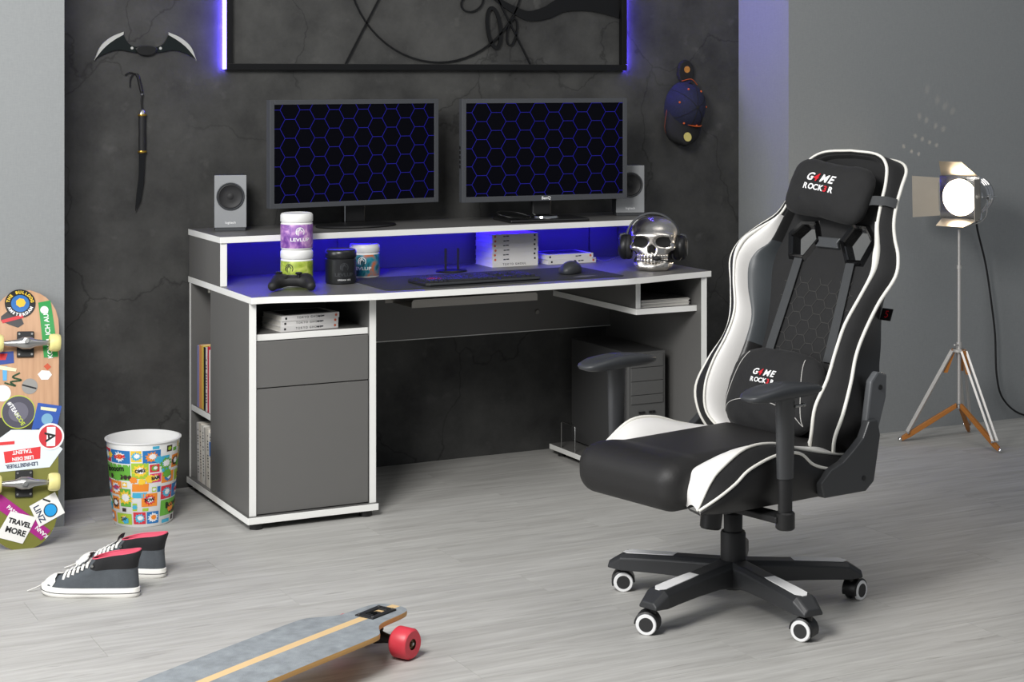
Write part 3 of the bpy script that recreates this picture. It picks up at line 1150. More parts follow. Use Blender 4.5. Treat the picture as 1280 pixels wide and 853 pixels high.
# mechanism, lift and base
ob('tilt_mechanism', box(-.12, .14, -.08, .08, .318, .354), m_blackm, chair, bev=.006)
ob('tilt_knob', xf(join(lathe([(0, -.045), (.026, -.045), (.03, -.04), (.031, 0), (.026, .004), (0, .005)], 20)), T(.105, .02, .285) @ RY(-8)), m_black, chair, smooth=25)
ob('gas_lift', join(cyl(.014, .24, .33, 20), lathe([(0, .205), (.026, .205), (.027, .26), (.024, .264), (0, .264)], 28)), m_blackm, chair, smooth=40)
ob('lift_cover', lathe([(0, .075), (.034, .075), (.0355, .08), (.0355, .208), (.033, .213), (0, .213)], 32), m_blackm, chair, smooth=40)
ob('lift_lever', xf(cyl(.006, -.02, .14, 10, 'y', bev=.002), T(-.05, -.1, .31)), m_black, chair, smooth=40)
ob('hub', lathe([(0, .052), (.03, .052), (.033, .06), (.05, .085), (.052, .122), (.045, .13), (0, .13)], 40), m_base, chair, smooth=40)


def leg_rows():
    rows = []
    for r, hw, zt, zb in ((.03, .036, .134, .062), (.10, .034, .130, .072), (.2, .034, .124, .072), (.28, .036, .119, .070), (.332, .038, .115, .068), (.374, .03, .088, .070)):
        rows.append([(r, -hw, zb), (r, hw, zb), (r, hw, zt - .012), (r, hw * .62, zt), (r, -hw * .62, zt), (r, -hw, zt - .012)])
    return rows


leg_me = mesh_of('leg', loft(leg_rows(), True, True, True))
inl = []
for r, hw, z in ((.175, .016, .1253), (.2, .0185, .1243), (.28, .0202, .1193), (.318, .0205, .1165), (.334, .007, .1145)):
    inl.append([(r, -hw, z - .002), (r, hw, z - .002), (r, hw, z + .0012), (r, -hw, z + .0012)])
inl_me = mesh_of('leg_inlay', loft(inl, True, True, True))
wheel_me = mesh_of('caster_wheel', lathe([(0, .0), (.019, .0), (.0195, .001), (.0195, .0), (.025, .0), (.0285, .003), (.0285, .015), (.027, .018), (0, .018)], 28, 'y'))
ring_me = mesh_of('wheel_ring', lathe([(.0195, -.0008), (.0265, -.0008), (.0288, .002), (.0288, .008), (.0195, .008)], 28, 'y'))
hood_me = None
m_tyre = M('caster grey', (44, 44, 45), 0.5)
chair_ang = 192
for k, wa in enumerate((126.6, 198.6, 270.6, 342.6, 54.6)):
    la = R(wa - chair_ang)
    lg = ob('leg', leg_me, m_base, chair, rot=(0, 0, la), bev=0.003, smooth=None)
    ob('leg_inlay', inl_me, m_pwhite, lg, label='white inlay on top of the leg')
    sw = (150, 318, 300, 200, 20)[k]     # swivel of each caster
    cx_, cy_ = .352 * math.cos(la), .352 * math.sin(la)
    cm = T(cx_, cy_, 0) @ RZ(sw - chair_ang)
    ca = ob('caster', xf(join(cyl(.007, .05, .082, 12), lathe([(0, -.0105), (.0105, -.0105), (.0105, .0105), (0, .0105)], 12, 'y')), T(0, 0, 0)) if False else
            join(xf(cyl(.009, .050, .084, 12), T(0, 0, 0)),
                 loft([[(-.014 + rr * math.cos(a), yy, .0285 + rr * math.sin(a)) for a in [R(-20 + 200 * j / 12) for j in range(13)]] for rr, yy in ((.029, -.0235), (.034, -.021), (.034, .021), (.029, .0235))]),
                 xf(box(-.02, .006, -.003, .003, .02, .058), T(-.006, 0, 0))), m_black, chair, matrix=cm, smooth=40)
    for sg in (1, -1):
        wm = T(-.014, 0, .0288) @ (Matrix.Identity(4) if sg < 0 else RZ(180)) @ T(0, -.0245, 0)
        ob('caster_wheel', wheel_me, m_tyre, ca, matrix=wm, smooth=40)
        ob('wheel_ring', ring_me, m_pwhite, ca, matrix=wm, smooth=40)

# ================================================================== things on the desk
DT, RS = 0.771, 0.943


def jar(label, loc, body, lid, band, face, stripe=None, word=None, wordmat=None, fy=0.0, ridged=True):
    """supplement tub; print faces world angle `face` (degrees)"""
    t = thing('supplement_jar', label, 'jar', loc, 0, 'supplement jars on the desk')
    r = 0.0545
    ob('tub', lathe([(0, 0), (r - .004, 0), (r, .004), (r, .086), (r - .004, .090), (0, .090)], 40), body, t, smooth=40)
    ob('lid', lathe([(0, .0905), (r - .001, .0905), (r + .001, .093), (r + .001, .113), (r - .003, .119), (r - .006, .12), (r - .008, .1185), (0, .1185)], 40), lid, t, smooth=40)
    if band:
        bd = ob('label_band', lathe([(r + .0004, .006), (r + .0006, .0065), (r + .0006, .083), (r + .0004, .0835)], 48), band, t, smooth=40)
    else:
        bd = t
    a = R(face)
    wm = wordmat or m_pwhite
    # emblem: open ring with an arrow head in it
    seg = []
    pts = [(.014 * math.cos(R(q)), .014 * math.sin(R(q))) for q in range(-35, 221, 15)]
    seg += list(zip(pts, pts[1:]))
    seg += [((-.006, -.011), (-.006, .001)), ((-.006, .001), (.001, .008)), ((.001, .008), (.008, .001)), ((-.011, -.006), (-.011, .002)), ((-.011, .002), (.001, .012))]
    ob('emblem', wrap(strokes(seg, .0026, 0, .0004), r + .0007, a, .060), wm, t)
    ob('lettering', wrap(text('LEVLUP', .0155, .0004, bold=.0004, sx=1.35), r + .0007, a, .034), wm, t)
    return t


def swirl(name, c1, c2, c3, sc=26):
    m = M(name, c1, 0.4, var=0.0)
    nt = m.node_tree
    n, l = nt.nodes, nt.links
    b = n['Principled BSDF']
    tc = n.new('ShaderNodeTexCoord')
    ns = n.new('ShaderNodeTexNoise')
    ns.inputs['Scale'].default_value = sc
    ns.inputs['Detail'].default_value = 5
    ns.inputs['Distortion'].default_value = 1.2
    l.new(tc.outputs['Object'], ns.inputs['Vector'])
    rp = n.new('ShaderNodeValToRGB')
    e = rp.color_ramp.elements
    e[0].position, e[1].position = 0.36, 0.66
    e[0].color, e[1].color = lin(c1) + [1], lin(c3) + [1]
    k = e.new(0.5)
    k.color = lin(c2) + [1]
    l.new(ns.outputs['Fac'], rp.inputs['Fac'])
    l.new(rp.outputs['Color'], b.inputs['Base Color'])
    return m


m_tub = M('white tub plastic', (240, 240, 238), 0.35, var=0.01)
m_btub = M('black tub plastic', (34, 35, 37), 0.3, var=0.05)
# direction towards a viewer in front-left of the desk
jar('green labelled white jar at the bottom of the stacked pair', (2.139, 5.885, DT), m_tub, m_tub, swirl('green label', (120, 140, 40), (170, 190, 70), (205, 215, 110)), 222, wordmat=m_ink)
jar('purple labelled white jar on top of the stacked pair', (2.139, 5.885, DT + .1268), m_tub, m_tub, swirl('purple label', (110, 60, 150), (160, 110, 185), (215, 170, 215)), 262)
jar('all black jar in front of the teal one', (2.30, 5.878, DT), m_btub, m_btub, None, 262, wordmat=M('dark emboss', (64, 66, 69), 0.35))
jar('white jar with teal and orange label behind the black jar', (2.452, 6.03, DT), m_tub, m_tub, swirl('teal label', (20, 60, 75), (40, 140, 160), (200, 110, 70), 20), 238)
for o in list(bpy.data.objects):
    if o.get('label', '').endswith('stacked pair'):
        o.scale = (1.02, 1.02, 1.05)
bj = [o for o in bpy.data.objects if o.get('label', '').startswith('all black')][0]
ob('fine_print', wrap(text('URBAN ICE', .0075, .0004, bold=.0001, space=1.3), .0547, R(262), .016), m_pwhite, bj)

# game controller
gc = thing('game_controller', 'black wireless game controller in front of the stacked jars', 'controller', (2.075, 5.752, DT), -22)


def pad_fn(X, Y, Z):
    d = rbox(X, Y, Z, (0, .01, .032), (.05, .028, .018), .016)
    for sg in (1, -1):
        d = smin(d, caps(X, Y, Z, (sg * .048, .012, .032), (sg * .064, -.045, .02), .024, .0165), .02)
    d = smin(d, caps(X, Y, Z, (-.045, .035, .03), (.045, .035, .03), .012), .012)
    return d


ob('shell', sdf(pad_fn, (-.1, -.075, -.002), (.1, .06, .07), .0034), m_blackm, gc, smooth=179)
for x_, y_ in ((-.045, .012), (.022, -.012)):
    ob('thumbstick', xf(lathe([(0, .044), (.006, .044), (.006, .054), (.011, .057), (.012, .061), (.009, .063), (0, .0615)], 20), T(x_, y_, 0)), m_black, gc, smooth=40)
for x_, y_ in ((.047, .002), (.047, .024), (.036, .013), (.058, .013)):
    ob('face_button', xf(cyl(.0045, .046, .053, 14, bev=.0015), T(x_, y_, 0)), m_black, gc, smooth=40)
ob('direction_pad', join(xf(box(-.011, .011, -.0038, .0038, .045, .053), T(-.022, -.012, 0)), xf(box(-.0038, .0038, -.011, .011, .045, .053), T(-.022, -.012, 0))), m_black, gc)
for sg in (1, -1):
    ob('shoulder_button', xf(box(-.018, .018, -.006, .006, -.005, .005), T(sg * .042, .045, .034) @ RZ(-sg * 12)), m_black, gc, bev=.004)
ob('home_button', xf(lathe([(0, .048), (.006, .048), (.006, .051), (0, .0515)], 18), T(0, .02, 0)), m_steel, gc, smooth=40)

# desk mat, keyboard, mouse
m_mat = M('desk mat cloth', (48, 49, 51), 0.8, var=0.12, vs=60, bump=0.2, bs=900)
mpoly = cr([(2.375, 5.60), (2.36, 5.615), (2.36, 5.90), (2.375, 5.915), (3.27, 5.955), (3.288, 5.94), (3.288, 5.63), (3.27, 5.615)], 3, True)
mpoly = [(2.37, 5.587), (2.355, 5.60), (2.355, 5.945), (2.37, 5.958), (3.283, 5.958), (3.298, 5.945), (3.298, 5.615), (3.283, 5.60)]
mt = thing('desk_mat', 'large dark grey desk mat under the keyboard and mouse', 'desk mat', (2.355, 5.587, DT))
ob('cloth', prism([(x - 2.355, y_ - 5.587) for x, y_ in mpoly], 0, .003), m_mat, mt)
ob('print', prism([(.75, .06), (.80, .085), (.86, .075), (.80, .05)], .003, .0033), M('mat print', (120, 120, 124), 0.8), mt, label='pale printed mark on the mat')
kb = thing('keyboard', 'flat black keyboard lying on the desk mat', 'keyboard', (2.735, 5.695, DT + .003), 2)
kw, kd = .455, .165
ob('tray', prism([(-kw / 2 + .012, -kd / 2), (kw / 2 - .012, -kd / 2), (kw / 2, -kd / 2 + .012), (kw / 2, kd / 2 - .01), (kw / 2 - .01, kd / 2), (-kw / 2 + .01, kd / 2), (-kw / 2, kd / 2 - .01), (-kw / 2, -kd / 2 + .012)], 0, .013), m_blackm, kb, bev=.004)
ob('wrist_lip', box(-kw / 2 + .01, kw / 2 - .01, -kd / 2 - .003, -kd / 2 + .01, .004, .012), m_dgrey, kb, bev=.002)
key_me = mesh_of('key', loft([[(-.0088, -.0088, 0), (.0088, -.0088, 0), (.0088, .0088, 0), (-.0088, .0088, 0)], [(-.0072, -.0068, .007), (.0072, -.0068, .007), (.0072, .008, .0078), (-.0072, .008, .0078)]], True, False, True))
m_key = M('key cap', (40, 41, 44), 0.5, var=0.1)
m_keyr = M('red key cap', (150, 40, 40), 0.5)
key_me.materials.append(m_key)
key_red = key_me.copy()
key_red.materials[0] = m_keyr
wide_me = mesh_of('space_bar', loft([[(-.058, -.0088, 0), (.058, -.0088, 0), (.058, .0088, 0), (-.058, .0088, 0)], [(-.056, -.0068, .007), (.056, -.0068, .007), (.056, .008, .0078), (-.056, .008, .0078)]], True, False, True))
wide_me.materials.append(m_key)
for r_ in range(6):
    for c_ in range(22):
        if r_ == 0 and 4 <= c_ <= 8:
            if c_ == 6:
                ob('space_bar', wide_me, m_key, kb, loc=(-kw / 2 + .026 + c_ * .0192, -kd / 2 + .027, .012))
            continue
        if c_ in (14, 18) or (r_ == 2 and 15 <= c_ <= 17) or (r_ == 1 and c_ in (15, 17)):
            continue
        red = (r_, c_) in ((3, 2), (2, 1), (2, 2), (2, 3))
        ob('key', key_red if red else key_me, m_key, kb, loc=(-kw / 2 + .026 + c_ * .0192, -kd / 2 + .027 + r_ * .0225, .012))
ms = thing('computer_mouse', 'grey ergonomic computer mouse on the right of the desk mat', 'mouse', (3.165, 5.765, DT + .003), -48)


def mouse_fn(X, Y, Z):
    d = ell(X, Y, Z, (0, -.008, .012), (.036, .062, .034))
    d = smin(d, ell(X, Y, Z, (-.024, .0, .008), (.022, .04, .016)), .014)
    return np.maximum(d, -Z + .0005)


ob('shell', sdf(mouse_fn, (-.06, -.08, -.006), (.06, .07, .055), .003), m_arm, ms, smooth=179)
ob('scroll_wheel', xf(cyl(.009, -.0035, .0035, 18, 'x', bev=.001), T(.002, .032, .036)), m_black, ms, smooth=40)
ob('button_gap', xf(strokes([((.002, .018), (.002, .052))], .0016, .0, .002), T(0, 0, .0385) @ RX(-22)), m_ink, ms)
ob('thumb_wheel', xf(cyl(.008, -.004, .004, 16, 'x', bev=.001), T(-.031, .008, .023)), m_steel, ms, smooth=40)

# empty two-post display stand
ds = thing('display_stand', 'small round black display stand with two thin posts behind the keyboard', 'stand', (2.80, 6.03, DT), 0)
ob('foot_plate', xf(lathe([(0, 0), (.06, 0), (.062, .003), (.058, .007), (0, .008)], 36), S(1, .72, 1)), m_black, ds, smooth=40)
for x_ in (-.024, .027):
    ob('post', xf(box(-.0035, .0035, -.0035, .0035, .006, .088), T(x_, 0, 0)), m_blackm, ds, bev=.001)


# books
m_cover = M('glossy white cover', (232, 230, 228), 0.35, var=0.04)
m_dots = M('grey cover art', (70, 68, 70), 0.5, var=0.5, vs=40)


def book(label, loc, rotz, w, d, h, group, title=None, dot=True, art=False, cat='book', cover=None, flip=False):
    """lying book: spine along local x at y=0, facing -y"""
    t = thing('paperback_book', label, cat, loc, rotz, group)
    cv_ = cover or m_cover
    ob('pages', box(.002, w - .002, .003, d - .002, .0012, h - .0012), m_paper, t)
    ob('cover', join(box(0, w, 0, d, 0, .0012), box(0, w, 0, d, h - .0012, h), box(0, w, 0, .002, .0012, h - .0012)), cv_, t)
    if title:
        ob('spine_title', xf(text(title, min(.011, h * .6), .0003, bold=.0001, space=1.35), T(w * .48, -.0001, h / 2) @ RX(90)), m_ink, t)
    if dot:
        ob('spine_mark', xf(cyl(h * .26, 0, .0003, 14), T(.012 if not flip else w - .012, -.0001, h / 2) @ RX(90)), M('orange print', (215, 110, 80), 0.5), t)
        ob('spine_number', xf(box(-.0035, .0035, -h * .2, h * .2, 0, .0003), T(w - .014 if not flip else .016, -.0001, h / 2) @ RX(90)), m_ink, t)
        ob('spine_name', xf(join(box(-.012, -.002, -.0022, .002, 0, .0003), box(.0, .012, -.0016, .0026, 0, .0003)), T(w * .3 if not flip else w * .68, -.0001, h / 2) @ RX(90)), m_dgrey, t)
    if art:
        ob('cover_art', box(.02, w - .02, .02, d - .02, h, h + .0003), m_dots, t, label='grey printed cover picture')
    return t


ordn = ['bottom', 'second', 'third', 'fourth', 'fifth', 'sixth', 'topmost']
z_ = DT
for k in range(7):
    last = k == 6
    h_ = .0175 if k else .019
    book(('%s white paperback in the tall pile of seven under the raised shelf' % ordn[k]) if k in (0, 6) else '%s white paperback from the bottom in the tall pile of seven' % ordn[k],
         (3.0 + (.0015 if k % 2 else 0), 6.092 + (.002 if k % 3 else 0), z_), 0, .196, .15, h_, 'white paperbacks in the tall pile',
         title='TOKYO GHOUL' if k == 0 else None, dot=k > 0)
    z_ += h_ + .0002
book('lower white paperback of the flat pair behind the mouse', (3.237, 6.085, DT), 1, .214, .15, .0185, 'white paperbacks in the flat pair', flip=True)
book('upper white paperback of the flat pair behind the mouse', (3.232, 6.09, DT + .0187), -1, .205, .15, .0185, 'white paperbacks in the flat pair', flip=True, art=True)
z_ = .643
for k in range(3):
    book('%s paperback of the three lying in the open pedestal compartment' % ('bottom', 'middle', 'top')[k], (2.005 + .002 * k, 5.672 + .003 * (k % 2), z_), 6, .215, .15, .0175, 'paperbacks in the pedestal compartment', title='TOKYO GHOUL', flip=True, art=(k == 2))
    z_ += .0177

# magazines in the right hand box
z_ = .642
for k in range(7):
    h_ = (.0032, .0045, .003, .005, .003, .004, .0032)[k]
    t = thing('magazine', '%s magazine of the thin stack in the open box under the desktop' % ('bottom', 'second lowest', 'third lowest', 'middle', 'third highest', 'second highest', 'top')[k], 'magazine', (3.404 + .003 * (k % 3), 5.674 + .004 * ((k * 2) % 3), z_), (0.6, -.5, .3, 1.0, -.8, .2, .7)[k], 'magazines in the box under the desktop')
    ob('pages', box(.001, .213, .001, .26, .0003, h_ - .0003), m_paper, t)
    ob('cover', join(box(0, .214, 0, .261, 0, .0003), box(0, .214, 0, .261, h_ - .0003, h_)), m_cover if k < 6 else M('magazine cover', (120, 118, 116), 0.35, var=0.6, vs=14), t)
    z_ += h_ + .0002


# upright magazines in the side shelf of the pedestal
def upright(label, y0, th, h_, z0, col, lean, group, mark=None):
    t = thing('magazine', label, 'magazine', (1.893, y0, z0), 0, group)
    c_ = M('spine %d %d %d' % col, col, 0.4, var=0.08, vs=40)
    mm = RX(lean)
    ob('pages', xf(box(.002, .19, .0012, th - .0012, .001, h_ - .001), mm), m_paper, t)
    ob('cover', xf(join(box(0, .192, 0, .0012, 0, h_), box(0, .192, th - .0012, th, 0, h_), box(0, .0012, .0012, th - .0012, 0, h_)), mm), c_, t)
    if mark:
        ob('spine_print', xf(text(mark, th * .62, .0003, space=1.2), mm @ T(-.0001, th / 2, h_ * .5) @ RY(-90) @ RZ(90) @ RZ(-90) @ RZ(180)), m_ink if sum(col) > 330 else m_pwhite, t)
    return t


yy = 6.070
for lab, th, h_, col, mk in (('pale cream magazine with tall black print, nearest in the upper side shelf', .038, .222, (238, 230, 226), 'MAGAZIN'), ('crimson magazine beside the cream one in the upper side shelf', .016, .232, (196, 30, 62), None), ('thin white magazine behind the crimson one in the upper side shelf', .018, .226, (236, 234, 228), 'DESIGN'),
                             ('black magazine in the middle of the upper side shelf', .024, .224, (34, 34, 36), 'FILM'), ('yellow magazine in the upper side shelf', .018, .228, (236, 205, 92), None), ('orange magazine in the upper side shelf', .03, .225, (236, 160, 90), None), ('lilac magazine furthest back in the upper side shelf', .024, .22, (150, 150, 200), None)):
    upright(lab, yy, th, h_, .31, col, 0, 'magazines in the upper side shelf', None)
    yy += th + .002
yy = 6.070
for k, (lab, th, h_, col) in enumerate((('white magazine with a blue block, nearest in the lower side shelf', .03, .196, (240, 238, 234)), ('thick cream magazine second in the lower side shelf', .034, .205, (232, 226, 214)), ('thin grey magazine third in the lower side shelf', .016, .204, (190, 186, 180)),
                                        ('white magazine fourth in the lower side shelf', .03, .208, (236, 233, 226)), ('cream magazine fifth in the lower side shelf', .026, .21, (224, 216, 204)), ('pale magazine furthest back in the lower side shelf', .024, .208, (216, 214, 212)))):
    t = upright(lab, yy, th, h_, .0452, col, -3.5, 'magazines in the lower side shelf')
    if k == 0:
        ob('blue_block', xf(box(-.0006, 0, .004, th - .004, .115, .165), RX(-3.5)), M('blue print', (70, 130, 215), 0.5), t)
    for q in range(9):
        pass
    yy += th + .003
# rows of small print on the pale spines
for t in [o for o in bpy.data.objects if o.name.startswith('magazine') and o.get('group', '').endswith('side shelf')]:
    cvr = [c for c in t.children if c.name.startswith('cover')][0]
    c_ = cvr.data.materials[0].name.split()
    if sum(map(int, c_[1:])) > 600:
        ys = [v.co.y for v in cvr.data.vertices]
        lean = -3.5 if 'lower' in t['group'] else 0
        rows = []
        rr = random.Random(len(t['label']))
        for q in range(16):
            if rr.random() < .8:
                rows.append(box(-.0005, 0, .005, .005 + .006 + rr.random() * .006, .03 + q * .010, .034 + q * .010))
        ob('spine_print', xf(join(*rows), RX(lean)), m_ink, t)

# ================================================================== silver skull with headset
sk = thing('silver_skull', 'polished silver skull ornament wearing the headset', 'ornament', (3.525, 5.775, DT), -37)
sk.scale = (1.24, 1.08, 1.03)
m_silver = M('antiqued silver', (236, 231, 224), 0.27, 1.0, var=0.14, vs=24, bump=0.12, bs=60)
m_socket = M('blackened silver', (7, 7, 7), 0.8, 0.0)  # matt black inserts that darken the eye and nose hollows


def skull_fn(X, Y, Z):
    d = ell(X, Y, Z, (0, .018, .130), (.072, .088, .066))
    d = smin(d, ell(X, Y, Z, (0, -.036, .092), (.061, .048, .058)), .03)
    d = smin(d, ell(X, Y, Z, (0, -.064, .128), (.056, .018, .012)), .014)
    for sg in (1, -1):
        d = smin(d, ell(X, Y, Z, (sg * .054, -.052, .084), (.015, .024, .012)), .012)
        d = smin(d, caps(X, Y, Z, (sg * .058, -.03, .086), (sg * .068, .01, .088), .008), .01)
        d = smin(d, caps(X, Y, Z, (sg * .056, .0, .066), (sg * .047, -.03, .02), .012), .016)
    d = smin(d, ell(X, Y, Z, (0, -.058, .062), (.041, .032, .026)), .014)
    d = smin(d, rbox(X, Y, Z, (0, -.044, .021), (.051, .039, .021), .017), .014)
    d = smin(d, ell(X, Y, Z, (0, -.08, .016), (.028, .014, .015)), .01)
    for sg in (1, -1):
        d = smax(d, -ell(X, Y, Z, (sg * .035, -.094, .106), (.0245, .040, .0195)), .006)
        d = smax(d, -ell(X, Y, Z, (sg * .0062, -.10, .079), (.0066, .03, .0165)), .003)
        d = smax(d, -ell(X, Y, Z, (sg * .064, -.03, .055), (.016, .032, .017)), .012)
    d = smax(d, -ell(X, Y, Z, (0, -.10, .090), (.0045, .026, .011)), .003)
    return np.maximum(d, -Z + .0004)


ob('skull', sdf(skull_fn, (-.095, -.115, -.006), (.095, .12, .205), .0036), m_silver, sk, smooth=179)
for sg in (1, -1):
    ob('eye_socket', xf(lathe([(0, -.016), (.015, -.013), (.0205, -.004), (.021, .004), (.0, -.007)], 24), T(sg * .035, -.072, .106) @ RX(90) @ S(1.05, .88, 1)), m_socket, sk, smooth=60)
ob('nose_cavity', prism([(-.0105, -.015), (-.004, -.017), (0, -.012), (.004, -.017), (.0105, -.015), (.005, .012), (0, .02), (-.005, .012)], 0, .004), m_socket, sk, matrix=T(0, -.079, .080) @ RX(90))
tooth_me = mesh_of('tooth', sdf(lambda X, Y, Z: rbox(X, Y, Z, (0, 0, 0), (.0046, .0036, .0070), .0024), (-.007, -.0055, -.009), (.007, .0055, .009), .0016))
for row_, zt in ((0, .0535), (1, .0385)):
    for k in range(-5, 6):
        a = R(k * 13.5)
        ob('tooth', tooth_me, m_silver, sk, loc=(.047 * math.sin(a), -.046 - .0455 * math.cos(a), zt), rot=(0, 0, a), smooth=179)

hd = thing('headset', 'black gaming headset with microphone arm placed on the skull', 'headset', (3.525, 5.785, DT), -37)
hd.scale = (1.16, 1.0, 1.03)
bandp = [(.085 * math.sin(R(a)) * 1.0, .012, .108 + .0955 * math.cos(R(a))) for a in range(-80, 81, 8)]
rows = []
for i, (x_, y_, z_) in enumerate(bandp):
    a = R(-80 + 8 * i)
    n_ = Vector((math.sin(a), 0, math.cos(a)))
    p_ = Vector((x_, y_, z_))
    rows.append([tuple(p_ + n_ * dz + Vector((0, dy, 0))) for dy, dz in ((-.014, -.002), (-.011, .004), (.011, .004), (.014, -.002), (.0, -.004))])
ob('headband', loft(rows, True, True, True), m_dgrey, hd, smooth=50, fix=True)
for sg in (1, -1):
    mm = T(sg * .082, .008, .078) @ RY(90 * sg) @ RZ(0)
    ob('ear_cushion', xf(lathe([(.02, -.013), (.034, -.014), (.04, -.008), (.041, 0), (.038, .005), (.02, .006)], 32), mm @ S(1.12, 1, 1)), m_blackm, hd, smooth=60)
    cup = ob('ear_cup', xf(lathe([(0, .004), (.04, .004), (.042, .01), (.039, .02), (.03, .028), (0, .03)], 32), mm @ S(1.12, 1, 1)), m_black, hd, smooth=40)
    ob('cup_disc', xf(lathe([(.022, .0285), (.026, .030), (.022, .031), (0, .0312)], 28), mm @ S(1.12, 1, 1)), m_steel, cup, smooth=40)
    ob('yoke', tube([(sg * .089, .012, .125), (sg * .104, .012, .122), (sg * .108, .012, .105)], .006, 8), m_dgrey, hd, smooth=60)
mic = cr([(.098, -.01, .052), (.088, -.045, .034), (.066, -.085, .034), (.04, -.106, .042), (.026, -.112, .047)], 6)
ob('microphone_arm', tube(mic, .0022, 8), m_black, hd, smooth=60)
ob('microphone_foam', sdf(lambda X, Y, Z: ell(X, Y, Z, (.022, -.113, .049), (.013, .009, .009)), (.004, -.125, .037), (.038, -.101, .061), .0018), m_blackm, hd, smooth=179)
ob('cable', tube(cr([(-.105, .0, .045), (-.16, .05, .02), (-.2, .12, .02), (-.22, .19, .016), (-.235, .245, .03)], 6), .0014, 6), m_steel, hd, smooth=60)

# ================================================================== wall decoration
WY = 6.34
pf_ = thing('framed_picture', 'wide black framed wire line art with blue light strips at its sides', 'picture', (2.0225, WY, 1.522))
PWd, PHt = 1.70, 0.86
m_frame = M('black frame', (12, 12, 13), 0.35, var=0.05)
ob('frame_bar', box(0, PWd, -.030, -.002, 0, .024), m_frame, pf_, bev=.001)
ob('frame_bar', box(0, PWd, -.030, -.002, PHt - .024, PHt), m_frame, pf_, bev=.001)
ob('frame_bar', box(0, .022, -.030, -.002, .024, PHt - .024), m_frame, pf_, bev=.001)
ob('frame_bar', box(PWd - .022, PWd, -.030, -.002, .024, PHt - .024), m_frame, pf_, bev=.001)
m_led2 = M('blue violet light strip', (60, 60, 200), 0.4, emit=(92, 74, 255), es=85)
ob('light_strip', box(-.007, -.0005, -.016, -.004, .004, PHt - .004), m_led2, pf_, label='blue glowing light strip')
ob('light_strip', box(PWd + .0005, PWd + .007, -.016, -.004, .004, PHt - .004), m_led2, pf_, label='blue glowing light strip')


def wire(pts, w, name='wire'):
    """flat black metal line in the picture; pts in world x, z"""
    P = [Vector((x - 2.0225, z - 1.522)) for x, z in pts]
    L_, R_ = [], []
    for i, p in enumerate(P):
        a, b = P[max(0, i - 1)], P[min(len(P) - 1, i + 1)]
        d = (b - a).normalized()
        n_ = Vector((-d.y, d.x))
        ww = w[i] if isinstance(w, list) else w
        L_.append(p + n_ * ww / 2)
        R_.append(p - n_ * ww / 2)
    rows = [[(l.x, -.012, l.y), (r.x, -.012, r.y), (r.x, -.006, r.y), (l.x, -.006, l.y)] for l, r in zip(L_, R_)]
    return ob(name, loft(rows, True, True, True), m_frame, pf_, fix=True)


circ = [(2.8836 + .3788 * math.cos(R(a)), 1.932 + .3788 * math.sin(R(a))) for a in range(0, 361, 6)]
wire(circ, .006)
wire([(2.497, 1.546), (2.70, 1.915)], .006)
wire([(2.70, 1.915), (2.72, 2.3)], .006)
wire([(3.287, 1.546), (3.08, 1.915)], .006)
# abstract sweeping ribbon with drop-shaped loops
rb = cr([(3.70, 1.785), (3.56, 1.80), (3.44, 1.79), (3.36, 1.755), (3.28, 1.74), (3.22, 1.76), (3.16, 1.79), (3.1, 1.83)], 7)
wire(rb, [.10 - .085 * (i / (len(rb) - 1)) ** .6 for i in range(len(rb))], 'ribbon')
for cx_, cz_, rx_, rz_, tl, ww in ((3.125, 1.69, .028, .08, 8, .014), (3.205, 1.675, .02, .055, -12, .006), (3.03, 1.79, .05, .035, 25, .006)):
    lp_ = []
    for a in range(0, 361, 12):
        x_, z_ = rx_ * math.cos(R(a)), rz_ * math.sin(R(a))
        lp_.append((cx_ + x_ * math.cos(R(tl)) - z_ * math.sin(R(tl)), cz_ + x_ * math.sin(R(tl)) + z_ * math.cos(R(tl))))
    wire(lp_, ww, 'loop')

# crescent blade
cb_ = thing('crescent_blade', 'dark double crescent blade with silver edges hung above the sword', 'blade', (1.728, WY, 1.60))
m_blade = M('dark green black enamel', (20, 27, 27), 0.3, var=0.1)
m_edge = M('polished blade edge', (214, 214, 210), 0.35, 0.3, var=0.05)
for sg in (-1, 1):
    outer = cr([(.187, -.045), (.165, .005), (.128, .038), (.082, .058)], 6)
    inner = cr([(.182, -.036), (.152, .0), (.12, .026), (.083, .048)], 6)
    body = inner + [(.074, .03)] + cr([(.066, .018), (.045, .006), (.0, .002)], 4) + cr([(.0, -.018), (.05, -.014), (.10, -.006), (.14, -.016), (.182, -.036)], 4)[:-1]
    pv, pf2 = prism([(sg * x, z) for x, z in body], -.012, -.005)
    w_ = ob('wing', ([(x, z, y_) for x, y_, z in pv], [q[::-1] for q in pf2]), m_blade, cb_, fix=True)
    pv, pf2 = prism([(sg * x, z) for x, z in outer + inner[::-1]], -.0135, -.004)
    ob('silver_edge', ([(x, z, y_) for x, y_, z in pv], [q[::-1] for q in pf2]), m_edge, cb_, fix=True, label='polished silver edge')
    ob('rivet', xf(cyl(.005, 0, .003, 14, 'y'), T(sg * .052, -.0145, -.0)), m_edge, cb_, smooth=40)
pv, pf2 = prism(cr([(-.04, -.004), (-.02, .008), (.02, .008), (.04, -.004), (.02, -.024), (-.02, -.024)], 4, True), -.02, -.003)
ob('grip', ([(x, z, y_) for x, y_, z in pv], [q[::-1] for q in pf2]), m_black, cb_, fix=True, bev=.003)

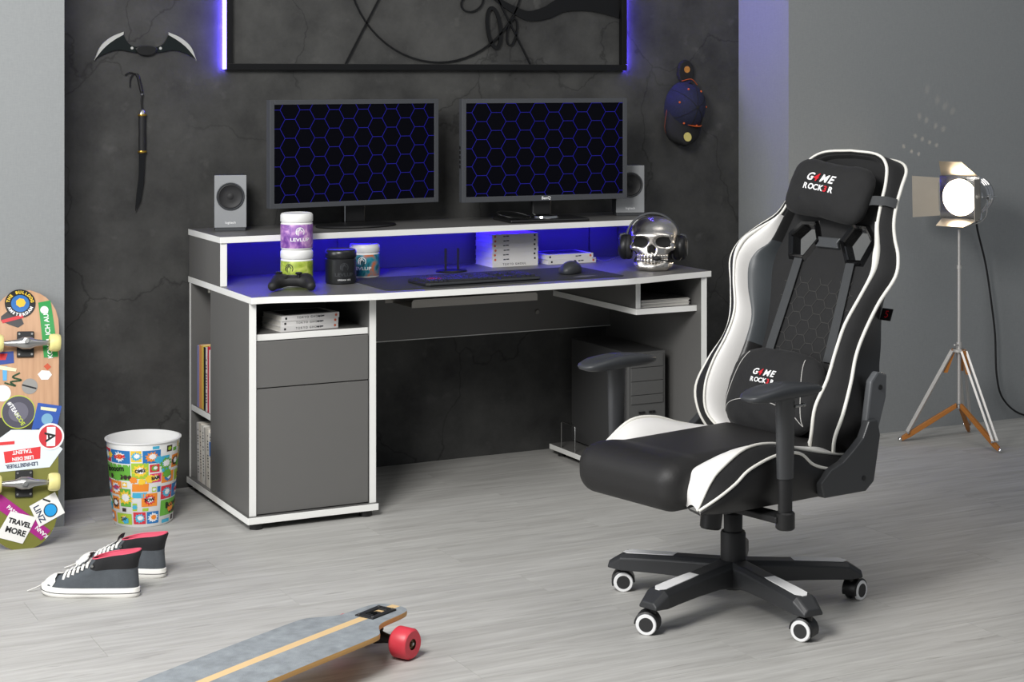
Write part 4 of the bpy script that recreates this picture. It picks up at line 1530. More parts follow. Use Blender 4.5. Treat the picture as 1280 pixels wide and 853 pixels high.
# short sword
kn = thing('short_sword', 'black short sword with gold rings and cord hung below the crescent blade', 'sword', (1.713, WY, 1.2))
m_gold = M('brass ring', (196, 158, 70), 0.3, 0.9)
KY = -.014
ob('handle', xf(loft([[(.0128 * math.cos(a) * s, .009 * math.sin(a) * s, z) for a in [2 * math.pi * k / 20 for k in range(20)]] for s, z in ((1, .03), (1.06, .06), (1.0, .1), (1.08, .13), (1.0, .155))], True, True, True), T(0, KY, 0)), m_blackm, kn, smooth=60)
for z in (.024, .156):
    ob('gold_ring', xf(lathe([(0, 0), (.0155, 0), (.017, .003), (.0155, .007), (0, .007)], 24), T(0, KY, z) @ S(1, .7, 1)), m_gold, kn, smooth=40)
ob('pommel', xf(lathe([(0, 0), (.013, 0), (.009, .012), (.004, .016), (0, .016)], 16), T(0, KY, .163) @ S(1, .6, 1)), m_steel, kn, smooth=40)
bl = [(.011, .024), (-.012, .024), (-.013, -.06), (-.022, -.13), (-.026, -.186), (-.006, -.15), (.006, -.08)]
pv, pf2 = prism(bl, KY - .003, KY + .003)
ob('blade', ([(x, z, y_) for x, y_, z in pv], [q[::-1] for q in pf2]), m_gloss, kn, fix=True, bev=.0015)
cd = cr([(0, KY, .178), (-.003, KY, .21), (-.001, KY, .232), (-.006, KY + .003, .262), (-.014, KY + .003, .295), (-.021, KY + .004, .307)], 5)
ob('cord', tube(cd, [.0035 if i < 12 else .006 for i in range(len(cd))], 8), m_ink, kn, smooth=60)
ob('cord_bead', xf(lathe([(0, -.004), (.005, -.003), (.005, .003), (0, .004)], 12), T(-.001, KY, .234)), m_steel, kn, smooth=40)
ob('cord_end', tube(cr([(-.021, KY + .004, .307), (-.045, KY + .004, .312), (-.062, KY + .004, .303)], 5), .0022, 6), m_ink, kn, smooth=60)
ob('cord_end', tube(cr([(-.03, KY + .004, .31), (-.042, KY + .004, .29), (-.044, KY + .004, .26)], 5), .0022, 6), m_ink, kn, smooth=60)

# cap on a wall hook
hk = thing('coat_hook', 'black oval wall hook with an orange emblem above the cap', 'hook', (4.015, WY, 1.515))
m_capb = M('black cap twill', (24, 24, 26), 0.8, var=0.2, vs=80, bump=0.3, bs=500)
m_capn = M('navy knit', (30, 33, 58), 0.85, var=0.55, vs=190, bump=0.5, bs=320)
m_orange = M('orange cap trim', (214, 96, 40), 0.6)
pv, pf2 = prism([(.038 * math.cos(R(a)), .052 * math.sin(R(a))) for a in range(0, 360, 12)], -.022, 0)
ob('plate', ([(x, z, y_) for x, y_, z in pv], [q[::-1] for q in pf2]), m_capb, hk, fix=True, bev=.006)
ob('emblem', xf(cyl(.014, -.0012, 0, 20, 'y'), T(.002, -.0222, .012)), M('orange gold emblem', (190, 130, 60), 0.5, var=.4, vs=160), hk, smooth=40)
ob('peg', xf(cyl(.006, -.05, 0, 12, 'y'), T(.0, -.012, -.04)), m_blackm, hk, smooth=40)
cap = thing('baseball_cap', 'navy and black baseball cap with orange trim hanging on the concrete wall', 'cap', (4.005, WY, 1.37))
CM = RY(9)


def crown_pt(a, b, k=1.0):
    """a: angle round the dome axis (out of the wall), b: 0 rim .. 90 apex"""
    r = math.cos(R(b))
    return Vector((.088 * k * r * math.cos(R(a)), -.004 - .118 * k * math.sin(R(b)), .108 * k * r * math.sin(R(a))))


rows = [[tuple(CM @ crown_pt(a, b)) for a in range(0, 360, 10)] for b in (0, 8, 18, 30, 42, 54, 66, 78, 88)]
ob('crown', loft(rows, True, True, True), m_capn, cap, smooth=70, fix=True)
for a in (35, 90, 145, 215, 270, 325):
    ob('seam', tube([tuple(CM @ crown_pt(a, b, 1.006)) for b in range(4, 89, 7)], .0014, 6), m_capb, cap)
for a in (62, 118, 8, 172, 242, 298):
    p_ = CM @ crown_pt(a, 42, 1.004)
    ob('eyelet', sdf(lambda X, Y, Z: ell(X, Y, Z, tuple(p_), (.0048, .0048, .0048)), tuple(p_ - Vector((.008,) * 3)), tuple(p_ + Vector((.008,) * 3)), .0018), m_orange, cap, smooth=179)
ob('button', xf(lathe([(0, .004), (.006, .003), (.007, 0), (0, -.002)], 16), CM @ T(0, -.122, 0) @ RX(90)), m_capb, cap, smooth=60)
brow = []
for t in np.linspace(0, 1, 9):
    z0_ = -.045 - .115 * t
    w_ = .086 * math.sqrt(max(0.02, 1 - (max(0, t - .35) / .65) ** 2.6))
    brow.append([tuple(CM @ Vector((w_ * u - .012 * t, -.072 + .045 * u * u - .018 * t, z0_ + .02 * u * u * (1 - t)))) for u in np.linspace(-1, 1, 13)])
bv = loft(brow)
brim = ob('brim', bv, m_capb, cap, smooth=70)
sd = brim.modifiers.new('thick', 'SOLIDIFY')
sd.thickness = .004
ed = [r[0] for r in brow]
ob('brim_trim', tube(ed[:8], .0018, 6), m_orange, cap, label='orange piping')
ob('sweatband', tube([tuple(CM @ Vector((.072 * u + .012, -.088 + .05 * u * u, -.062 - .014 * (1 - u * u)))) for u in np.linspace(-.6, 1, 12)], [.001 + .007 * math.sin(math.pi * i / 11) for i in range(12)], 8, flat=.4), m_orange, cap, smooth=60, label='orange underbrim edge')
ob('sticker', xf(cyl(.019, -.001, 0, 24, 'y'), CM @ T(-.010, -.0915, -.125) @ RX(-9)), M('gold size sticker', (214, 200, 120), 0.4, var=.12, vs=90), cap, smooth=40, label='round gold sticker')
ob('back_strap', tube([tuple(CM @ Vector(p)) for p in cr([(-.03, -.02, .105), (.0, -.045, .118), (.035, -.04, .10)], 6)], .0035, 6, flat=.5), m_orange, cap, smooth=60)

# ================================================================== waste bin
bn = thing('waste_bin', 'white waste bin covered in colourful comic panels beside the pedestal', 'bin', (1.61, 5.935, 0))
BR0, BR1, BH = .098, .1225, .283
ob('shell', lathe([(0, .0), (BR0 - .004, 0), (BR0, .004), (BR1, BH - .004), (BR1 + .005, BH - .003), (BR1 + .005, BH), (BR1 - .002, BH + .001), (BR1 - .003, BH - .004), (BR0 - .003, .006), (0, .006)], 64), m_tub, bn, smooth=40)
cols = {'red': (214, 44, 62), 'blue': (38, 118, 186), 'green': (104, 176, 62), 'orange': (240, 142, 44), 'yellow': (246, 204, 56), 'cyan': (70, 178, 214), 'pink': (226, 62, 120), 'dark': (58, 44, 40), 'lime': (168, 200, 60)}
PM = {k: M('bin print ' + k, c, 0.45, var=0.05) for k, c in cols.items()}
rr = random.Random(11)
TAKEN = []


def quadgrid(x0, x1, y0, y1, n=6, sk=0.0):
    rows = []
    for i in range(n + 1):
        t = i / n
        rows.append([(x0 + (x1 - x0) * t, y0, 0), (x0 + (x1 - x0) * t + sk, y1, 0)])
    return loft(rows)


def burst(cx_, cy_, r, n=11, k=.68, sx=1.3):
    pts = []
    for i in range(2 * n):
        a = math.pi * i / n
        q = r * (1 if i % 2 == 0 else k) * (0.9 + .2 * rr.random())
        pts.append((cx_ + q * sx * math.cos(a), cy_ + q * math.sin(a), 0))
    v_ = [(cx_, cy_, 0)] + pts
    return v_, [(0, 1 + i, 1 + (i + 1) % (2 * n)) for i in range(2 * n)]


def onbin(vf, off):
    # lay an (arc, height) print on the cone
    v_ = []
    for x, y_, z in vf[0]:
        r = BR0 + (BR1 - BR0) * y_ / BH + off + z
        a = x / .12
        v_.append((r * math.cos(a), r * math.sin(a), y_))
    return v_, vf[1]


names = list(cols)
per = 2 * math.pi * .12
tile = [  # one repeat of the comic sheet: x, y, w, h, colour, burst colour, word
    (0, .215, .045, .044, 'red', 'cyan', None), (.048, .215, .07, .044, 'blue', 'pwhite', 'BOOM'), (.121, .222, .03, .037, 'yellow', 'cyan', None), (.154, .215, .052, .044, 'blue', 'orange', None),
    (.0, .158, .118, .053, 'green', None, 'Boooom'), (.121, .165, .05, .053, 'lime', 'yellow', 'OMG'), (.174, .185, .03, .026, 'red', 'green', None), (.174, .150, .036, .03, 'pink', 'yellow', 'BAM'),
    (.0, .108, .034, .046, 'pink', 'cyan', None), (.036, .108, .05, .046, 'orange', 'pwhite', 'WOW'), (.121, .122, .05, .026, 'orange', None, None), (.121, .100, .045, .018, 'cyan', None, None),
    (.0, .050, .026, .054, 'cyan', 'green', None), (.036, .058, .035, .042, 'orange', 'dark', None), (.078, .070, .038, .060, 'green', 'yellow', None), (.15, .070, .05, .044, 'orange', 'red', 'POW'),
    (.0, .012, .05, .036, 'orange', 'blue', None), (.058, .010, .06, .036, 'lime', 'yellow', 'ZAP'), (.124, .012, .04, .04, 'red', 'cyan', None), (.168, .012, .04, .04, 'blue', 'pwhite', None)]
for rep_ in range(6):
    x0_ = rep_ * per / 3 / 1.0 * .5 + .35
    sc_ = (per / 3) / .212
    for (x_, y_, w_, h_, c_, b_, wd) in tile:
        # the sheet repeats in brick fashion: odd columns are shifted by half its height
        if (x_ + w_ / 2 < .119) != (rep_ % 2 == 0):
            continue
        x_ = x_ if rep_ % 2 == 0 else x_ - .106
        ya = y_ if (rep_ // 2) % 2 == 0 else (y_ + .132 if y_ + .132 + h_ < .270 else y_ - .126)
        if ya < .004 or ya + h_ > .272:
            continue
        TAKEN.append(((x0_ + x_ * sc_) % per, ya, w_ * sc_, h_))
        pn = ob('printed_panel', onbin(quadgrid(x0_ + x_ * sc_, x0_ + (x_ + w_) * sc_, ya, ya + h_, 6, .004 * (rr.random() - .5)), .0006), PM[c_], bn)
        cx_, cy_ = x0_ + (x_ + w_ / 2) * sc_, ya + h_ / 2
        if b_:
            ob('printed_burst', onbin(burst(cx_, cy_, h_ * .42), .0011), m_pwhite if b_ == 'pwhite' else PM[b_], pn)
            ob('printed_burst', onbin(burst(cx_ + .002, cy_ + .001, h_ * .25), .0014), PM[rr.choice(['orange', 'blue', 'pink'])] if b_ == 'pwhite' else m_pwhite, pn)
        if wd:
            big = wd == 'Boooom'
            ob('printed_word', onbin(xf(text(wd, .026 if big else .015, .0002, bold=.0008, space=1.0), T(cx_, cy_ + (.01 if big else 0), 0) @ RZ(6)), .0017), m_ink if big or b_ != 'pwhite' else PM['red'], pn)
        if c_ == 'green' and w_ > .1:
            for q in range(6):
                ob('printed_burst', onbin(burst(x0_ + (.045 + .014 * q) * sc_, ya + .011, .009, 7, .8, 1.0), .0012), PM['dark'], pn)
    for q in range(4):
        ya = .02 + .225 * rr.random()
        cx_ = x0_ + (.02 + .025 * q) * sc_
        ob('printed_burst', onbin(burst(cx_, ya, .011 + .006 * rr.random(), 9, .75), .0019), PM[rr.choice(['green', 'pink', 'orange', 'cyan', 'yellow'])], bn)

# smaller panels between the large ones
for _ in range(9000):
    w_, h_ = .010 + .032 * rr.random(), .009 + .028 * rr.random()
    x_, y_ = rr.random() * (per - w_), .006 + rr.random() * (.268 - h_)
    if any(x_ < a + c_ + .002 and a < x_ + w_ + .002 and y_ < b + d_ + .002 and b < y_ + h_ + .002 for a, b, c_, d_ in TAKEN):
        continue
    TAKEN.append((x_, y_, w_, h_))
    c_ = rr.choice(['orange', 'green', 'lime', 'cyan', 'red', 'blue', 'yellow', 'pink', 'dark'])
    pn = ob('printed_panel', onbin(quadgrid(x_, x_ + w_, y_, y_ + h_, 4), .0005), PM[c_], bn)
    if min(w_, h_) > .016:
        ob('printed_burst', onbin(burst(x_ + w_ / 2, y_ + h_ / 2, h_ * .36, 8), .0009), m_pwhite if rr.random() < .5 else PM[rr.choice(['yellow', 'cyan', 'orange', 'lime'])], pn)

# ================================================================== skateboard against the wall
O_ = Vector((1.168, 5.722, .003))
ey = (Vector((1.222, 5.943, .805)) - O_).normalized()
ex = (Vector((1, -.10, 0)) - ey * Vector((1, -.10, 0)).dot(ey)).normalized()
ez = ex.cross(ey)
SKM = Matrix(((ex.x, ey.x, ez.x, O_.x), (ex.y, ey.y, ez.y, O_.y), (ex.z, ey.z, ez.z, O_.z), (0, 0, 0, 1)))
sb = thing('skateboard', 'sticker covered skateboard leaning against the pale grey wall, wheels outward', 'skateboard')
sb.matrix_basis = SKM
BL, BW = .83, .107


def kick(y_):
    t = abs(y_ - BL / 2) / (BL / 2)
    return -.030 * max(0, (t - .62) / .38) ** 2


def bw(y_):
    t = abs(y_ - BL / 2) / (BL / 2)
    return BW * max(0.0, 1 - max(0, (t - .68) / .32) ** 2.4) ** .5


def deck_mat():
    m = bpy.data.materials.new('printed deck')
    m.use_nodes = True
    n, l = m.node_tree.nodes, m.node_tree.links
    tc = n.new('ShaderNodeTexCoord')
    sp = n.new('ShaderNodeSeparateXYZ')
    l.new(tc.outputs['Object'], sp.inputs[0])
    rp = n.new('ShaderNodeValToRGB')
    rp.color_ramp.interpolation = 'CONSTANT'
    e = rp.color_ramp.elements
    e[0].position, e[0].color = 0, lin((122, 122, 52)) + [1]
    e[1].position, e[1].color = .305, lin((34, 34, 33)) + [1]
    k = e.new(.415)
    k.color = (1, 0, 1, 1)
    l.new(sp.outputs['Y'], rp.inputs['Fac'])
    mp = n.new('ShaderNodeMapping')
    mp.inputs['Scale'].default_value = (60, 4, 10)
    l.new(tc.outputs['Object'], mp.inputs['Vector'])
    ns = n.new('ShaderNodeTexNoise')
    ns.inputs['Scale'].default_value = 1.5
    ns.inputs['Detail'].default_value = 5
    l.new(mp.outputs['Vector'], ns.inputs['Vector'])
    wr = n.new('ShaderNodeValToRGB')
    wr.color_ramp.elements[0].color = lin((176, 132, 98)) + [1]
    wr.color_ramp.elements[1].color = lin((214, 172, 136)) + [1]
    l.new(ns.outputs['Fac'], wr.inputs['Fac'])
    gt = n.new('ShaderNodeMath')
    gt.operation = 'GREATER_THAN'
    gt.inputs[1].default_value = .415
    l.new(sp.outputs['Y'], gt.inputs[0])
    mx = n.new('ShaderNodeMix')
    mx.data_type = 'RGBA'
    l.new(gt.outputs[0], mx.inputs[0])
    l.new(rp.outputs['Color'], mx.inputs[6])
    l.new(wr.outputs['Color'], mx.inputs[7])
    b = n['Principled BSDF']
    l.new(mx.outputs[2], b.inputs['Base Color'])
    b.inputs['Roughness'].default_value = .4
    return m


m_ply = M('maple ply edge', (196, 160, 112), 0.6, var=0.15, vs=60)
ys = [0, .004, .012, .025, .045, .07, .1, .13, .2, .3, .415, .53, .63, .7, .73, .76, .785, .805, .818, .826, .83]
rows, rb_ = [], []
for y_ in ys:
    w_ = max(.004, bw(min(max(y_, .0015), BL - .0015)))
    rows.append([(w_ * u, y_, kick(y_)) for u in np.linspace(-1, 1, 9)])
    rb_.append([(w_ * u, y_, kick(y_) - .011) for u in np.linspace(-1, 1, 9)])
face = loft(rows)
backf = loft(rb_)
edge = loft([[rows[i][-1] for i in range(len(ys))], [rb_[i][-1] for i in range(len(ys))]])
edge2 = loft([[rb_[i][0] for i in range(len(ys))], [rows[i][0] for i in range(len(ys))]])
endc = loft([rows[0], rb_[0]])
endc2 = loft([rb_[-1], rows[-1]])
ob('deck', face, deck_mat(), sb, smooth=60)
ob('grip_tape', (backf[0], [q[::-1] for q in backf[1]]), m_ink, sb, smooth=60)
ob('ply_edge', join(edge, edge2, endc, endc2), m_ply, sb, smooth=40)


def px2b(px, py):
    """photo-measured sticker layout to board coordinates"""
    y_ = (688 - py) / 327 * .83
    return ((px - (25 + (py - 361) / 327 * 5)) / 332, y_)


def lay(vf, off):
    # cut along the board so that prints follow the bend of nose and tail
    if max(p[1] for p in vf[0]) - min(p[1] for p in vf[0]) > .012:
        bm = bmesh.new()
        vs = [bm.verts.new(p) for p in vf[0]]
        for q in vf[1]:
            try:
                bm.faces.new([vs[i] for i in q])
            except ValueError:
                pass
        y0_, y1_ = min(p[1] for p in vf[0]), max(p[1] for p in vf[0])
        for k in range(1, int((y1_ - y0_) / .012) + 1):
            bmesh.ops.bisect_plane(bm, geom=bm.verts[:] + bm.edges[:] + bm.faces[:], plane_co=(0, y0_ + k * .012, 0), plane_no=(0, 1, 0))
        bm.verts.index_update()
        vf = ([tuple(v.co) for v in bm.verts], [tuple(v.index for v in f.verts) for f in bm.faces])
        bm.free()
    return [(x, y_, kick(y_) + off + z) for x, y_, z in vf[0]], vf[1]


def stk(pts, mat, off, name='sticker', label=None, parent=sb):
    pts = [px2b(*p) for p in pts]
    pts = [(max(-BW + .002, x), y_) for x, y_ in pts]
    return ob(name, lay(prism(pts, 0, .0004), off), mat, parent, label=label, fix=True)


def disc(px, py, r, mat, off, name='sticker', label=None, n=36, parent=sb, ri=0.0):
    c = px2b(px, py)
    pts = [(c[0] + r * math.cos(2 * math.pi * k / n), c[1] + r * math.sin(2 * math.pi * k / n)) for k in range(n)]
    return ob(name, lay(prism(pts, 0, .0004), off), mat, parent, label=label)


def btext(s, px, py, size, ang, mat, off, parent, bold=.0005, sx=1.0):
    c = px2b(px, py)
    ob('lettering', lay(xf(text(s, size, .0003, bold=bold, sx=sx), T(c[0], c[1], 0) @ RZ(ang)), off), mat, parent)


SM = lambda nm, c: M('sticker ' + nm, c, 0.4, var=.03)
s1 = disc(20, 379, .049, SM('black', (24, 24, 26)), .0008, label='round black sticker with yellow lettering')
disc(20, 379, .029, SM('blue', (44, 110, 180)), .0014, 'sticker_centre', parent=s1)
disc(20.5, 378, .016, SM('yellow', (236, 190, 60)), .002, 'sticker_centre', parent=s1, n=7)
cc = px2b(20, 379)
for word, a0, a1, mt_ in (('THE BULLDOG', 168, 12, SM('yellow2', (244, 206, 60))), ('AMSTERDAM', 205, 335, m_pwhite)):
    gl = []
    for i, ch in enumerate(word):
        a = a0 + (a1 - a0) * i / (len(word) - 1)
        if ch != ' ':
            up = a0 < 180
            gl.append(xf(text(ch, .0135, .0003, bold=.0006), T(cc[0] + .0385 * math.cos(R(a)), cc[1] + .0385 * math.sin(R(a)), 0) @ RZ(a - 90 if up else a + 90)))
    ob('lettering', lay(join(*gl), .0014), mt_, s1)
g1 = stk([(39, 378), (52, 375), (61, 449), (46, 450)], SM('green', (40, 150, 72)), .0008, label='green sticker strip with white lettering')
btext('KOMM  ICH AUS!', 50, 419, .0215, 96, m_pwhite, .0014, g1)
disc(45.5, 388, .013, m_pwhite, .0014, 'sticker_mark', parent=g1)
s2 = stk([(0, 396), (8, 388), (18, 392), (22, 400), (24, 406), (18, 411), (9, 407), (0, 402)], SM('charcoal', (52, 52, 54)), .0006)
stk([(0, 401), (22, 394), (24, 398), (2, 405)], SM('redbar', (205, 40, 50)), .0012, 'sticker_bar', parent=s2)
s3 = stk([(0, 442), (14, 441), (15, 456), (0, 458)], SM('blue3', (40, 70, 150)), .0006)
stk([(0, 444), (8, 444), (6, 452), (0, 452)], SM('red3', (210, 40, 44)), .0012, 'sticker_bar', parent=s3)
stk([(3, 460), (8, 460), (8, 478), (4, 478)], SM('cyan3', (90, 170, 220)), .0008)
stk([(0, 459), (18, 463), (17, 467), (0, 464)], SM('cream', (236, 230, 190)), .0012)
gs = [px2b(*p) for p in cr([(21, 469), (14, 474), (23, 478), (12, 480), (17, 485), (6, 481)], 4)]
ob('sticker', lay(strokes(list(zip(gs, gs[1:])), .0055, 0, .0004), .0008), SM('snake green', (36, 74, 38)), sb)
stk([(40, 471), (44, 466), (52, 467), (55, 472), (51, 478), (44, 478)], m_pwhite, .0008)
stk([(46, 461), (50, 457), (54, 462), (50, 466)], SM('orange4', (200, 84, 50)), .0006)
disc(32, 486, .025, SM('grey', (150, 148, 144)), .0008)
stk([(24, 483), (39, 488), (39, 490), (24, 485)], m_ink, .0014)
disc(4, 494, .026, m_pwhite, .0008)
btext('1988', 52, 500, .022, -78, m_pwhite, .0008, sb) if False else None
s5 = disc(21, 518, .0535, SM('lime rim', (190, 205, 70)), .0008, label='round grey team sticker with lime rim')
disc(21, 518, .0505, SM('slate', (74, 72, 86)), .0014, 'sticker_centre', parent=s5)
disc(21, 518, .031, SM('slate2', (104, 102, 116)), .002, 'sticker_centre', parent=s5)
btext('#TEAM', 16, 515, .018, -58, m_pwhite, .0026, s5)
btext('SCOE', 22.5, 527, .018, -58, SM('lime rim', (190, 205, 70)), .0026, s5)
s6 = stk([(41, 507), (66, 512), (62, 536), (35, 541)], SM('royal', (42, 84, 170)), .0018, label='blue sticker with a pale oval')
disc(51, 528, .018, SM('pale oval', (120, 170, 200)), .0024, 'sticker_centre', parent=s6)
stk([(44, 512), (61, 515), (60, 519), (44, 516)], SM('pale yellow', (226, 226, 190)), .0024, 'sticker_bar', parent=s6)
s7 = stk([(0, 552), (14, 540), (44, 541), (68, 566), (55, 588), (0, 592)], SM('ice white', (226, 236, 240)), .0012, label='white apprenticeship sticker stuck upside down')
r7 = stk([(7, 567), (45, 562), (45, 577), (9, 581)], SM('talent red', (222, 50, 54)), .0018, 'sticker_block', parent=s7)
btext('LEBE DEIN', 27, 575.5, .0145, 185, m_pwhite, .0024, r7)
btext('TALENT', 26, 567.5, .0165, 185, m_pwhite, .0024, r7)
btext('LEHRBETRIEB.', 26, 584, .0165, 184, SM('navy ink', (50, 60, 90)), .0018, s7)
stk([(2, 555), (18, 554), (18, 558), (2, 559)], SM('talent red', (222, 50, 54)), .0018, 'sticker_bar', parent=s7)
s8 = disc(55, 550, .0425, m_pwhite, .003, label='round red and white sticker with a black letter')
disc(55, 550, .0365, SM('austria red', (206, 44, 56)), .0036, 'sticker_centre', parent=s8)
stk([(51, 538), (60, 538), (60, 562), (51, 562)], m_pwhite, .0042, 'sticker_bar', parent=s8)
btext('A', 54, 550, .045, -82, m_ink, .0048, s8, bold=.001)
s9 = stk([(0, 621), (6, 619), (58, 666), (49, 677), (0, 634)], SM('magenta', (168, 36, 130)), .0008, label='magenta sticker strip with white lettering')
btext('PASSIERT?', 22, 644, .017, -43, m_pwhite, .0014, s9)
btext('KANN', 49, 667, .017, 137, m_pwhite, .0014, s9)
s10 = stk([(61, 619), (72, 645), (46, 661), (35, 635)], M('sticker paper', (242, 240, 236), 0.5), .002, label='white city sticker with a blue dot')
disc(57, 641, .0215, SM('dot rim', (26, 40, 60)), .0026, 'sticker_mark', parent=s10)
disc(57, 641, .0185, SM('sky dot', (40, 160, 226)), .0032, 'sticker_mark', parent=s10)
btext('I', 53, 629, .034, 68, m_ink, .0026, s10, bold=.001)
btext('LINZ', 45.5, 645, .026, -64, SM('navy ink', (50, 60, 90)), .0026, s10)
s11 = stk([(16, 640), (43, 649), (30, 680), (2, 670)], M('sticker paper', (242, 240, 236), 0.5), .0026, label='white travel sticker with brush lettering')
btext('TRAVEL', 26, 655, .021, -18, m_ink, .0032, s11, bold=.0009)
btext('MORE', 22, 665, .024, -18, m_ink, .0032, s11, bold=.0009)

m_urth = M('pale yellow urethane', (236, 226, 150), 0.45, var=0.03)
m_alu = M('cast aluminium', (176, 176, 174), 0.32, 0.9, var=0.06)
whl = mesh_of('wheel', lathe([(.011, -.017), (.019, -.0165), (.024, -.0175), (.0275, -.013), (.0285, -.006), (.0285, .006), (.0275, .013), (.024, .0175), (.019, .0165), (.011, .017)], 32, 'x'))
brg = mesh_of('bearing', lathe([(0, -.016), (.004, -.016), (.004, -.012), (.0115, -.012), (.0115, .012), (.004, .012), (.004, .016), (0, .016)], 20, 'x'))
for yt, sg in ((.205, 1), (.648, -1)):
    ob('baseplate', box(-.027, .027, yt - .042, yt + .042, .0008, .010), m_blackm, sb, bev=.003)
    tr = ob('hanger', join(loft([[(x, yt + ry * math.cos(a), .036 + rz * math.sin(a)) for a in [2 * math.pi * k / 16 for k in range(16)]] for x, ry, rz in ((-.074, .0065, .0065), (-.06, .0085, .008), (-.03, .012, .011), (-.012, .02, .015), (.012, .02, .015), (.03, .012, .011), (.06, .0085, .008), (.074, .0065, .0065))], True, True, True),
                           xf(cyl(.0155, .008, .036, 20), T(0, yt, 0))), m_alu, sb, smooth=50)
    ob('kingpin', xf(lathe([(0, .046), (.0125, .046), (.013, .05), (.0075, .051), (.0075, .058), (0, .058)], 6), T(0, yt - .004 * sg, 0)), m_steel, tr, smooth=20)
    ob('axle', xf(cyl(.004, -.101, .101, 10, 'x'), T(0, yt, .036)), m_steel, tr, smooth=40)
    for bx_ in (-.02, .02):
        for by_ in (-.033, .033):
            ob('bolt', xf(cyl(.0035, .010, .0125, 8), T(bx_, yt + by_, 0)), m_steel, sb)
    for sx_ in (-1, 1):
        wh = ob('wheel', whl, m_urth, sb, loc=(sx_ * .0925 * .97, yt, .036), smooth=40)
        ob('bearing', brg, m_steel, wh, smooth=40)

# ================================================================== longboard in the foreground
lb = thing('longboard', 'grey gritted longboard with a pale wood centre stripe and red wheels', 'longboard', (1.652, 4.232, 0), 29.6)
m_grit = M('worn grey grip', (140, 146, 150), 0.7, var=0.42, vs=34, bump=0.35, bs=420, detail=8)
m_birch = M('pale birch', (222, 190, 140), 0.5, var=0.12, vs=5, stretch=(1, 12, 1))
m_birche = M('birch ply edge', (206, 158, 92), 0.5, var=0.2, vs=4, stretch=(1, 1, 90))
halfp = [(.238, 0), (.236, .022), (.228, .04), (.212, .053), (.18, .060), (.12, .063), (.085, .068), (.06, .080), (.035, .102), (.012, .119), (-.02, .124), (-.1, .125), (-.25, .1245), (-.41, .124)]
hp_ = cr(halfp, 4)
full = hp_ + [(-.82 - a, w_) for a, w_ in hp_[::-1][1:]]


def dz(a):
    return .102 + .004 * math.cos((a + .41) * 3.2)


def lstrip(w0, w1, off):
    """deck surface strip between lateral fractions of the outline"""
    rows = []
    for a, w_ in full:
        x0_, x1_ = (max(-w_, min(w_, w0)), max(-w_, min(w_, w1)))
        rows.append([(a, x0_ + (x1_ - x0_) * t, dz(a) + off) for t in (0, .5, 1)])
    return loft(rows)


ob('grip_surface', lstrip(-.13, -.0135, 0), m_grit, lb)
ob('grip_surface', lstrip(.0135, .13, 0), m_grit, lb)
ob('centre_stripe', lstrip(-.0135, .0135, 0), m_birch, lb, label='pale wood centre stripe')
ob('underside', lstrip(-.13, .13, -.013), m_birche, lb)
for sg in (1, -1):
    ob('ply_edge', loft([[(a, sg * w_, dz(a)) for a, w_ in full], [(a, sg * (w_ + .001), dz(a) - .0065) for a, w_ in full], [(a, sg * w_, dz(a) - .013) for a, w_ in full]]), m_birche, lb, smooth=60)
m_redw = M('red urethane', (214, 62, 76), 0.4, var=0.1, vs=30)
m_redw2 = M('scuffed red urethane', (206, 120, 118), 0.6, var=0.25, vs=40)
lw = mesh_of('wheel', lathe([(.014, -.026), (.028, -.0265), (.034, -.027), (.0395, -.02), (.040, .02), (.034, .027), (.028, .0265), (.014, .026)], 40, 'y'), None)
lhub = mesh_of('wheel_core', lathe([(0, -.0255), (.006, -.0255), (.0065, -.021), (.014, -.021), (.0265, -.023), (.0268, .023), (.014, .021), (.0065, .021), (.006, .0255), (0, .0255)], 28, 'y'))
for ac in (.150, -.97):
    ob('drop_plate', join(box(ac - .05, ac + .05, -.030, -.014, dz(ac) - .001, dz(ac) + .004), box(ac - .05, ac + .05, .014, .030, dz(ac) - .001, dz(ac) + .004), box(ac - .05, ac - .028, -.014, .014, dz(ac) - .001, dz(ac) + .004), box(ac + .028, ac + .05, -.014, .014, dz(ac) - .001, dz(ac) + .004)), m_blackm, lb, bev=.0015)
    ob('pivot_cover', xf(prism([(-.028, -.013), (.028, -.009), (.028, .009), (-.028, .013)], 0, .006), T(ac, 0, dz(ac) - .004) @ RY(8)), m_gloss, lb)
    for bx_ in (-.042, .042):
        for by_ in (-.022, .022):
            ob('bolt', xf(cyl(.004, 0, .002, 10), T(ac + bx_, by_, dz(ac) + .004)), m_steel, lb)
    tr = ob('hanger', join(loft([[(ac + rx_ * math.cos(a), y_, .042 + rz_ * math.sin(a)) for a in [2 * math.pi * k / 14 for k in range(14)]] for y_, rx_, rz_ in ((-.066, .008, .008), (-.03, .014, .013), (0, .02, .02), (.03, .014, .013), (.066, .008, .008))], True, True, True),
                           tube([(ac - .03, 0, .09), (ac, 0, .045), (ac + .02, 0, .06)], [.016, .018, .01], 12)), m_blackm, lb, smooth=50)
    ob('axle', xf(cyl(.004, -.122, .122, 10, 'y'), T(ac, 0, .042)), m_steel, tr, smooth=40)
    for sg in (1, -1):
        wh = ob('wheel', lw, m_redw, lb, loc=(ac, sg * .094, .0405), smooth=40)
        ob('wheel_core', lhub, M('wheel core bronze', (110, 86, 62), 0.4, 0.6), wh, smooth=40)

# ================================================================== sneakers
m_canvas = M('charcoal canvas', (80, 85, 90), 0.85, var=0.18, vs=60, bump=0.4, bs=600)
m_rubber = M('white shoe rubber', (236, 234, 228), 0.5, var=0.03)
m_pink = M('pink lining', (226, 92, 116), 0.8, var=0.06)
m_lace = M('white cotton lace', (238, 237, 232), 0.8, var=0.05, bump=0.3, bs=900)


